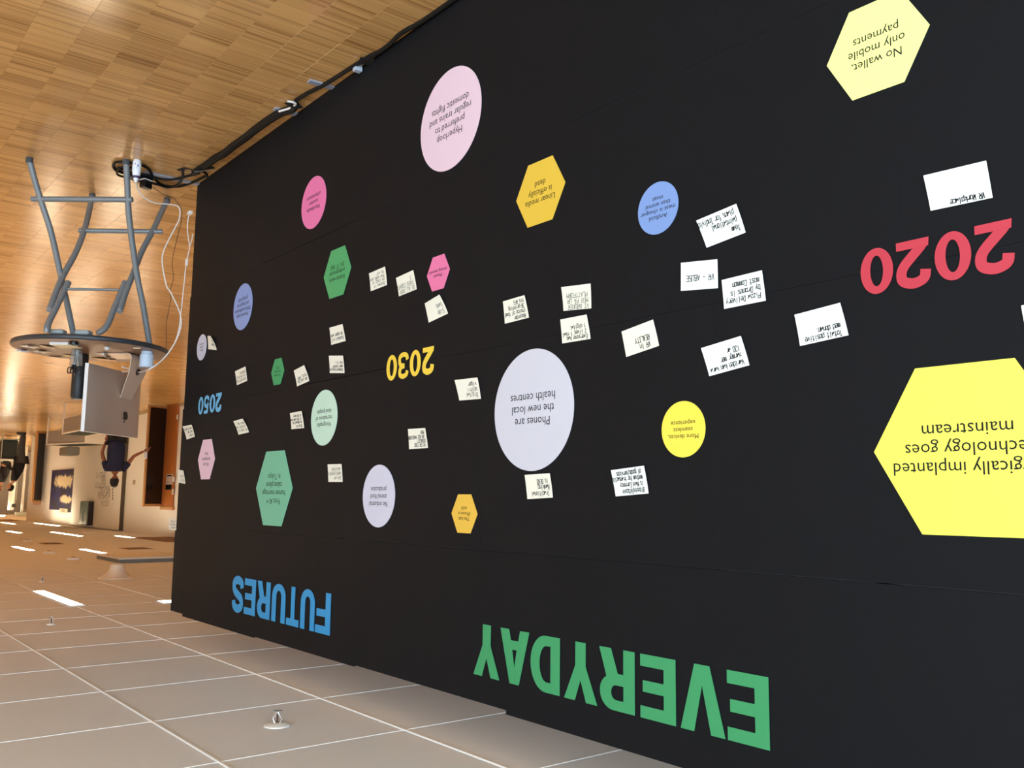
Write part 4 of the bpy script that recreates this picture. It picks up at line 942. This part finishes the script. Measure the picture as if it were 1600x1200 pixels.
# handwriting on it: faint lines, bullets
mb = MB(); mbb = MB(); rnd = random.Random(5)
lines = [('OMSJETTE', 165, 738), ('TREK', 165, 743.5), ('LYS', 165, 749), ('AKTIVITET', 165, 754.5), ('Scan area', 172, 759.5), ('Buy milk', 172, 764.5), ('Plan venue ', 172, 769), ('Tilpasning', 172, 774), ('DIGITAL', 170, 783)]
for l, x, y in lines:
    p0 = aty(x, y, WY-0.08); u = p0.x
    for ch in l:
        for stx in SG.get(ch, '').split(';'):
            pts = [(u+int(c[0])*0.016, p0.z+(int(c[1])-2)*0.018) for c in stx.split()]
            for A_, B_ in zip(pts, pts[1:]):
                A = Vector((A_[0], WY-0.0812, A_[1])); B2 = Vector((B_[0], WY-0.0812, B_[1])); dd = B2-A
                if dd.length < 1e-5: continue
                nr = Vector((-dd.z, 0, dd.x)).normalized()*0.007; mb.add([A-nr, A+nr, B2+nr, B2-nr], [(0, 1, 2, 3)])
        u += 0.1
for y in (764.5, 769.5, 774.3, 779): 
    p0 = aty(176.2, y, WY-0.08); mbb.lathe([(0.03, 0), (0.03, 0.003)], 10, M=Matrix.Translation((p0.x, WY-0.0805, p0.z)) @ Matrix.Rotation(PI/2, 4, 'X'))
mb.build('handwriting', mat('faded_ink', srgb(150, 140, 122), .6), wb, base=((a.x+b_.x)/2, WY-.08, 1.7)); mbb.build('bullet_dots', mat('dot_dark', srgb(80, 70, 60), .6), wb, base=((a.x+b_.x)/2, WY-.08, 1.7))
# teal wrapped box hung on the partition
a_ = aty(121.5, 821, WY-0.2); b2_ = aty(139, 783, WY-0.2); xa, xb = sorted((a_.x, b2_.x))
tb2 = thing('hanging_rack', 'teal plastic-wrapped box with a dark side, hung high on the partition', 'box', ((xa+xb)/2, WY-.2, b2_.z))
MB().bbox(xa+.08, xb-.08, WY-0.20, WY-0.082, b2_.z, a_.z-0.02, 0.02).build('wrapped_front', mat('teal_wrap', srgb(112, 152, 144), 0.2, noise=0.2, nscale=12, bump=0.8), tb2, base=((xa+xb)/2, WY-.3, b2_.z))
MB().bbox(xa-.0, xa+.08, WY-0.195, WY-0.082, b2_.z+.01, a_.z-0.03, 0.008).build('dark_side', mat('dark_brown_side', srgb(46, 34, 28), 0.6), tb2, base=((xa+xb)/2, WY-.3, b2_.z))
MB().tube([Vector((xa+.35, WY-.205, b2_.z+.1)), Vector((xb-.35, WY-.205, (b2_.z+a_.z)/2)), Vector((xb-.45, WY-.205, a_.z-.1))], 0.012, 6).build('fold', mat('fold_white', srgb(190, 214, 210), 0.3), tb2, base=((xa+xb)/2, WY-.3, b2_.z))
# galaxy-like poster
def poster_mat():
    M = bpy.data.materials.new('poster_print'); M.use_nodes = True; nt = M.node_tree; N = nt.nodes.new; L = nt.links.new; b = nt.nodes['Principled BSDF']; b.inputs['Roughness'].default_value = 0.5
    tc = N('ShaderNodeTexCoord'); sp = N('ShaderNodeSeparateXYZ'); L(tc.outputs['Object'], sp.inputs[0])
    no = N('ShaderNodeTexNoise'); no.inputs['Scale'].default_value = 3.5; no.inputs['Detail'].default_value = 8; no.inputs['Roughness'].default_value = .65; L(tc.outputs['Object'], no.inputs['Vector'])
    def blob(cx, cz, rx, rz):
        mp = N('ShaderNodeMapping'); mp.inputs['Location'].default_value = (-cx/rx, 0, -cz/rz); mp.inputs['Scale'].default_value = (1/rx, 0, 1/rz); L(tc.outputs['Object'], mp.inputs[0])
        ln = N('ShaderNodeVectorMath'); ln.operation = 'LENGTH'; L(mp.outputs[0], ln.inputs[0])
        ad = N('ShaderNodeMath'); ad.operation = 'ADD'; L(ln.outputs['Value'], ad.inputs[0])
        m2 = N('ShaderNodeMath'); m2.operation = 'MULTIPLY'; m2.inputs[1].default_value = 2.2; L(no.outputs['Fac'], m2.inputs[0]); L(m2.outputs[0], ad.inputs[1])
        r = N('ShaderNodeMapRange'); r.inputs['From Min'].default_value = 2.2; r.inputs['From Max'].default_value = 1.9; L(ad.outputs[0], r.inputs['Value']); return r.outputs[0]
    b1_, b2x = blob(-.25, -.22, 1.0, .17), blob(-.55, .25, .62, .11)
    mx = N('ShaderNodeMath'); mx.operation = 'MAXIMUM'; L(b1_, mx.inputs[0]); L(b2x, mx.inputs[1])
    cr = N('ShaderNodeValToRGB'); L(no.outputs['Fac'], cr.inputs[0]); cr.color_ramp.elements[0].position = .42; cr.color_ramp.elements[0].color = srgb(20, 17, 28); cr.color_ramp.elements[1].position = .62; cr.color_ramp.elements[1].color = srgb(28, 32, 104)
    mi = N('ShaderNodeMix'); mi.data_type = 'RGBA'; L(mx.outputs[0], mi.inputs[0]); L(cr.outputs[0], mi.inputs[6]); mi.inputs[7].default_value = srgb(226, 206, 164); L(mi.outputs[2], b.inputs['Base Color'])
    return M
o, xa, xb, za, zb_ = onwall(78, 796, 117, 732.5, WY, 0.02, 'wall_poster', poster_mat()); tag(o, 'dark blue poster with cream cloud shapes on the far wall', 'poster')
o, xa, xb, za, zb_ = onwall(93, 801, 106, 795, WY-0.02, 0.01, 'caption_sign', mat('caption_cream', srgb(214, 200, 168), .6)); tag(o, 'small cream caption strip with lettering at the corner of the poster', 'sign')
V, Fc = text_shape(['VRNG'], (xb-xa)*.5, (zb_-za)*1.0)
MB().add([(v[0]+(xa+xb)/2, WY-0.0315, v[1]+(za+zb_)/2) for v in V], Fc).build('lettering', mat('dark_letter', srgb(50, 40, 36), .6), o, base=(xa, WY-.03, za))
o, xa, xb, za, zb_ = onwall(106.3, 800.5, 111.5, 795, WY-0.02, 0.01, 'caption_badge', mat('badge_dark', srgb(44, 34, 40), .6)); tag(o, 'small dark square badge beside the caption strip', 'sign')

# ---------------------------------------------------------------- the two low open desks
M_DW = mat('desk_white', srgb(246, 236, 222), 0.4); M_DG = mat('desk_grey_panel', srgb(164, 154, 144), 0.5); M_DT = mat('desk_dark_top', srgb(58, 60, 50), 0.8, spec=0.1)
def desk(x0, x1, y0, y1, h_, label, rot=0.0, side=True):
    # (x1, y0) is the front corner farthest from the camera
    c = Vector((x1, y0, 0)); t = thing('low_desk', label, 'desk', c); M_ = Matrix.Translation(c) @ Matrix.Rotation(rot, 4, 'Z') @ Matrix.Translation(-c)
    MB().bbox(x0, x1, y0, y1, h_-.03, h_, .004, M_).build('desk_top', M_DW, t, base=c)
    MB().box(x0+.02, x1-.02, y0+.02, y1-.02, h_, h_+.004, M_).build('top_mat', M_DT, t, base=c)
    MB().bbox(x0, x0+.03, y0, y1, 0, h_-.03, .003, M_).build('side_panel', M_DW, t, base=c)
    for yy in (y0, y1-.03): MB().bbox(x1-.03, x1, yy, yy+.03, 0, h_-.03, .003, M_).build('leg', M_DW, t, base=c)
    MB().bbox(x0+.03, x1-.03, y0+.02, y0+.04, .33, h_-.03, .003, M_).build('front_panel', M_DG, t, base=c)
desk(17.95, 19.45, 2.56, 3.02, .63, 'nearer white low desk behind the computer, dark mat on top')
desk(21.9, 23.5, 3.14, 3.75, .655, 'farther white low desk in front of the dark blue poster', -0.305)
q = atz(109, 699, .661)
MB_ = MB().bbox(q.x-.35, q.x+.35, q.y-.15, q.y+.15, q.z, q.z+.2, .02).build('felt_box', mat('felt_grey', srgb(150, 144, 132), .9, noise=.25, nscale=25), base=q); tag(MB_, 'speckled grey box lying on the farther low desk', 'box')

# ---------------------------------------------------------------- passage beyond the end of the wall
M_CUP = mat('cupboard_white', srgb(226, 230, 220), 0.5); M_CUPP = mat('cupboard_panel', srgb(204, 204, 190), 0.5)
XP = 38.0
def onx(x0, y0, x1, y1, X, t, nm, m, par=None):
    a = atx(x0, y0, X); b_ = atx(x1, y1, X); ya, yb = sorted((a.y, b_.y)); za, zb_ = sorted((a.z, b_.z)); za = max(za, 0)
    return MB().bbox(X, X+t, ya, yb, za, zb_, min(t*.2, .003)).build(nm, m, par, base=(X, (ya+yb)/2, za))
cb = onx(15.5, 797, 32.5, 660, XP, .5, 'tall_cupboard', M_CUP); tag(cb, 'tall white cupboard with two pale door panels in the passage', 'cupboard')
onx(17.5, 784, 23.5, 700, XP-.012, .012, 'cupboard_door', M_CUPP, cb); onx(25, 784, 31, 700, XP-.012, .012, 'cupboard_door', M_CUPP, cb)
a = atx(21.4, 790, XP-.012)
MB().lathe([(0.07, 0), (0.07, .012)], 18, M=Matrix.Translation((XP, a.y, a.z)) @ Matrix.Rotation(-PI/2, 4, 'Y')).build('black_dot', M_BLACK, cb, base=a)
o = onx(23.5, 810, 44, 800, XP+.2, .1, 'trim_3', mat('transom_pale', srgb(206, 214, 200), .3)); tag(o, kind='structure')
o = onx(32.5, 800, 46, 672, XP+.35, .1, 'wall_passage', M_WALL); tag(o, kind='structure')

# ---------------------------------------------------------------- people
def skin_mesh(joints, edges, name, material, parent, sub=2, base=None):
    me = bpy.data.meshes.new(name); me.from_pydata([j[0] for j in joints], edges, [])
    ob = bpy.data.objects.new(name, me); COL.objects.link(ob)
    md = ob.modifiers.new('s', 'SKIN'); md.use_smooth_shade = True
    lay = me.skin_vertices[0].data
    for i, j in enumerate(joints):
        r = j[1]; lay[i].radius = (r, r) if isinstance(r, (int, float)) else r
        lay[i].use_root = (i == 0)
    s = ob.modifiers.new('u', 'SUBSURF'); s.levels = sub; s.render_levels = sub
    m2 = eval_mesh(ob); bpy.data.meshes.remove(me)
    for p in m2.polygons: p.use_smooth = True
    o = link_mesh(name, m2, material, None)
    b_ = Vector(base)
    m2.transform(Matrix.Translation(-b_)); o.location = b_
    adopt(o, parent); return o
M_SKIN = mat('skin', srgb(150, 92, 66), 0.55); M_SKINL = mat('skin_light', srgb(196, 140, 112), 0.55)
def person(base, fwd, H, pose, shirt, trousers, hair, skin, label, group=None, longhair=False, lean=0.0, head_fwd=None):
    """pose: dict l_/r_ elbow and hand targets in (right, forward, up) metres"""
    b = Vector(base); f = Vector((fwd[0], fwd[1], 0)).normalized(); r = Vector((f.y, -f.x, 0))
    k = H/1.75
    def L(x, y, z):
        return b + r*(x*k) + f*((y+lean*max(0, z-0.9))*k) + Vector((0, 0, z*k))
    t = thing('person', label, 'person', b, group)
    sh_l, sh_r = pose['shoulders']; el_l, ha_l, el_r, ha_r = pose['el_l'], pose['ha_l'], pose['el_r'], pose['ha_r']
    # one continuous body
    J = [(L(0, 0, .95), .09*k), (L(0, 0, 1.15), .085*k), (L(0, .01, 1.35), .09*k), (L(0, 0, 1.47), .055*k), (L(0, .01, 1.54), .05*k),
         (L(-.17, 0, 1.42), .05*k), (L(*el_l), .036*k), (L(*ha_l), .024*k), (L(.17, 0, 1.42), .05*k), (L(*el_r), .036*k), (L(*ha_r), .024*k),
         (L(-.09, 0, .88), .085*k), (L(-.10, .02, .48), .055*k), (L(-.10, -.02, .09), .036*k), (L(.09, 0, .88), .085*k), (L(.10, .02, .48), .055*k), (L(.10, -.02, .09), .036*k)]
    Ed = [(0,1),(1,2),(2,3),(3,4),(2,5),(5,6),(6,7),(2,8),(8,9),(9,10),(0,11),(11,12),(12,13),(0,14),(14,15),(15,16)]
    skin_mesh(J, Ed, 'body', skin, t, 1, b)
    hf = Vector((head_fwd[0], head_fwd[1], 0)).normalized() if head_fwd else f
    hr = Vector((hf.y, -hf.x, 0)); hc = L(0, .02, 1.64)
    def ell(c, rx, ry, rz, n=16, m_=12, cut=None, fn=None):
        mb = MB(); vs = []; fs = []
        for i in range(m_+1):
            ph = PI*i/m_
            for j in range(n):
                a = 2*PI*j/n; x, y, z = math.sin(ph)*math.cos(a), math.sin(ph)*math.sin(a), math.cos(ph)
                p = Vector((x*rx, y*ry, z*rz))
                if fn: p = fn(p, x, y, z)
                vs.append(c+hr*p.x+hf*p.y+Vector((0, 0, p.z)))
        for i in range(m_):
            for j in range(n): fs.append((i*n+j, (i+1)*n+j, (i+1)*n+(j+1) % n, i*n+(j+1) % n))
        return mb.add(vs, fs)
    def face(p, x, y, z):
        q = Vector(p)
        if z < 0: q.x *= 1+0.28*z; q.y *= 1+0.10*z
        if y > .75 and abs(x) < .3 and -.35 < z < .12: q.y += 0.018*k      # nose
        if y > .6 and .15 < z < .3: q.y -= 0.004*k                         # brow and eye sockets
        return q
    hd = ell(hc, .074*k, .094*k, .115*k, 20, 14, fn=face).build('head', skin, t, smooth=True, base=hc)
    for s in (-1, 1):
        ell(hc+hr*s*.074*k+Vector((0, 0, -.005)), .010*k, .018*k, .028*k, 8, 6).build('ear', skin, hd, smooth=True, base=hc)
        ell(hc+hr*s*.030*k+hf*.082*k+Vector((0, 0, .012*k)), .011*k, .008*k, .007*k, 8, 6).build('eye', mat('eye_dark', srgb(40, 30, 26), .3), hd, smooth=True, base=hc)
    ell(hc+hf*.086*k-Vector((0, 0, .055*k)), .024*k, .007*k, .007*k, 8, 6).build('mouth', mat('lips', srgb(140, 70, 62), .5), hd, smooth=True, base=hc)
    def hairf(p, x, y, z):
        q = Vector(p)
        if y > .1 and z < .45: q *= .86
        if z < -.45: q.z *= .7
        return q
    ell(hc+Vector((0, 0, .012))-hf*.008, .083*k, .102*k, .122*k, 20, 14, fn=hairf).build('hair', hair, t, smooth=True, base=hc)
    # shirt over the torso and upper arms
    sl = pose.get('sleeve', .55)
    def mixp(a, b_, f_): return tuple(a[i]+(b_[i]-a[i])*f_ for i in range(3))
    if sl < 1: el, er = mixp((-.17, 0, 1.42), el_l, sl), mixp((.17, 0, 1.42), el_r, sl)
    J = [(L(0, 0, .80), .19*k), (L(0, 0, 1.12), .175*k), (L(0, .01, 1.32), .175*k), (L(0, 0, 1.455), .085*k), (L(-.17, 0, 1.405), .072*k), (L(.17, 0, 1.405), .072*k)]
    Ed = [(0,1),(1,2),(2,3),(2,4),(2,5)]
    if sl < 1:
        J += [(L(*el), .062*k), (L(*er), .062*k)]; Ed += [(4,6),(5,7)]
    else:
        J += [(L(*el_l), .05*k), (L(*mixp(el_l, ha_l, .9)), .036*k), (L(*el_r), .05*k), (L(*mixp(el_r, ha_r, .9)), .036*k)]; Ed += [(4,6),(6,7),(5,8),(8,9)]
    skin_mesh(J, Ed, 'shirt', shirt, t, 2, b)
    w = pose.get('wide', 1.0)
    J = [(L(0, 0, .95), (.145*k*w, .12*k*w)), (L(-.09, 0, .86), .10*k*w), (L(-.10, .02, .48), .072*k*w), (L(-.10, -.02, .07), .058*k*w), (L(.09, 0, .86), .10*k*w), (L(.10, .02, .48), .072*k*w), (L(.10, -.02, .07), .058*k*w)]
    skin_mesh(J, [(0,1),(1,2),(2,3),(0,4),(4,5),(5,6)], 'trousers', trousers, t, 2, b)
    for s in (-1, 1):
        c = L(s*.10, .04, 0.045); o_ = MB(); vs = []; n = 14
        for z, sc2 in ((-.045, 1.0), (-.02, 1.03), (.01, .9), (.04, .55)):
            for j in range(n):
                a = 2*PI*j/n; vs.append(c+r*(.045*sc2*math.cos(a)*k)+f*((.13*sc2*math.sin(a)-(.05 if z > .02 else 0))*k)+Vector((0, 0, z*k)))
        fs = [(i*n+j, i*n+(j+1) % n, (i+1)*n+(j+1) % n, (i+1)*n+j) for i in range(3) for j in range(n)]+[tuple(range(n-1, -1, -1)), tuple(range(3*n, 4*n))]
        o_.add(vs, fs).build('shoe', mat('shoe_dark', srgb(30, 27, 26), .5), t, smooth=True, base=c)
    # hands: palm, four fingers and a thumb
    for (el_, ha_, s) in ((el_l, ha_l, -1), (el_r, ha_r, 1)):
        A, B_ = L(*el_), L(*ha_); d = (B_-A).normalized(); side = d.cross(Vector((0, 0, 1))); side = side.normalized() if side.length > .1 else r; up_ = side.cross(d)
        ps = [B_, B_+d*.05*k, B_+d*.09*k]; mb = MB().tube(ps, [.026*k, .034*k, .030*k], 10)
        for q_ in range(4):
            o0 = B_+d*.08*k+side*((q_-1.5)*.018*k); ln = (.06, .07, .066, .05)[q_]*k
            mb.tube([o0, o0+d*ln*.5-up_*.006*k, o0+d*ln*.85-up_*.022*k], [.0095*k, .0085*k, .007*k], 7)
        o0 = B_+d*.03*k-side*.025*k*s; mb.tube([o0, o0-side*.025*k*s+d*.03*k, o0-side*.028*k*s+d*.055*k-up_*.01*k], [.011*k, .010*k, .008*k], 7)
        mb.build('hand', skin, t, smooth=True, base=B_)
    return t
fwd_img = (FW.x, FW.y)
# man by the open door
pb = atplane(178, 760, (17.6, 3.2, 0), Vector((FW.x, FW.y, 0)).normalized()); base1 = (pb.x, pb.y, 0)
H1 = pb.z+0.0
dr = Vector((RT.x, RT.y, 0)).normalized()
hh = ML @ Vector((L1, 0, hq.z)); rel = hh-Vector(base1); k1 = H1/1.75
hx, hy = rel.dot(dr)/k1, rel.dot(Vector((FW.x, FW.y, 0)).normalized())/k1
person(base1, fwd_img, H1, dict(shoulders=(0, 0), el_l=(-.33, .05, 1.15), ha_l=(-.50, .12, 1.05), el_r=(.27, -.02, 1.10), ha_r=(.24, .06, .86), sleeve=.55),
       mat('navy_shirt', srgb(24, 32, 66), .8), mat('black_cloth', srgb(26, 26, 30), .8), mat('black_hair', srgb(18, 14, 14), .6), M_SKIN,
       'person in a navy t-shirt seen from behind, reaching for the open door')
G2 = 'two people in the passage'
pa = atz(36, 676, 0); 
person((pa.x, pa.y, 0), (0.12, -0.99), 1.70, dict(wide=1.4, shoulders=(0, 0), el_l=(-.22, .10, 1.13), ha_l=(-.12, .36, 1.02), el_r=(.22, .12, 1.13), ha_r=(.10, .38, 1.02), sleeve=1.2),
       mat('black_top', srgb(22, 20, 26), .85), mat('grey_trousers', srgb(66, 64, 64), .85), MATS['black_hair'], M_SKINL, 'dark-haired person in a black top and dark grey trousers at the trolley', G2, lean=.28)
pc_ = atz(13, 687, 0)
person((pc_.x, pc_.y, 0), (0.3, -0.95), 1.70, dict(shoulders=(0, 0), el_l=(-.22, .08, 1.13), ha_l=(-.08, .30, 1.08), el_r=(.22, .10, 1.13), ha_r=(.12, .30, 1.08), sleeve=1.2),
       mat('black_jumper', srgb(28, 26, 32), .85), MATS['black_cloth'], mat('fair_hair', srgb(120, 88, 60), .6), M_SKINL, 'fair-haired person in a black jumper behind the trolley', G2, lean=.18)
# trolley with a dark green bin
tq = atz(15, 681.5, 0); tx, ty = tq.x, tq.y
tr_ = thing('metal_trolley', 'pale metal frame trolley in front of the two people', 'trolley', (tx, ty, 0))
M_TRM = mat('trolley_metal', srgb(176, 182, 174), .4, metal=.3)
for sx in (-.35, .35):
    for sy in (-.25, .25): MB().tube([(tx+sx, ty+sy, 0.03), (tx+sx, ty+sy, .72)], .016, 8).build('leg', M_TRM, tr_, base=(tx+sx, ty+sy, 0))
MB().bbox(tx-.38, tx+.38, ty-.75, ty+.28, .72, .76, .005).build('trolley_top', mat('trolley_top', srgb(212, 206, 192), .5), tr_, base=(tx, ty, .72))
MB().bbox(tx-.36, tx+.36, ty-.26, ty+.26, .10, .13, .004).build('shelf', M_TRM, tr_, base=(tx, ty, .1))
tag(MB().bbox(tx-.26, tx+.26, ty-.22, ty+.22, .132, .70, .03).build('storage_bin', mat('bin_teal', srgb(40, 50, 50), .6), base=(tx, ty, .132)), 'dark green-grey bin inside the metal trolley', 'bin')
tag(MB().bbox(tx-.1, tx+.1, ty-.52, ty-.42, 0.762, .95, .004).build('paper_box', M_PAPER, base=(tx, ty-.45, .762)), 'small white carton standing on the trolley top', 'box')
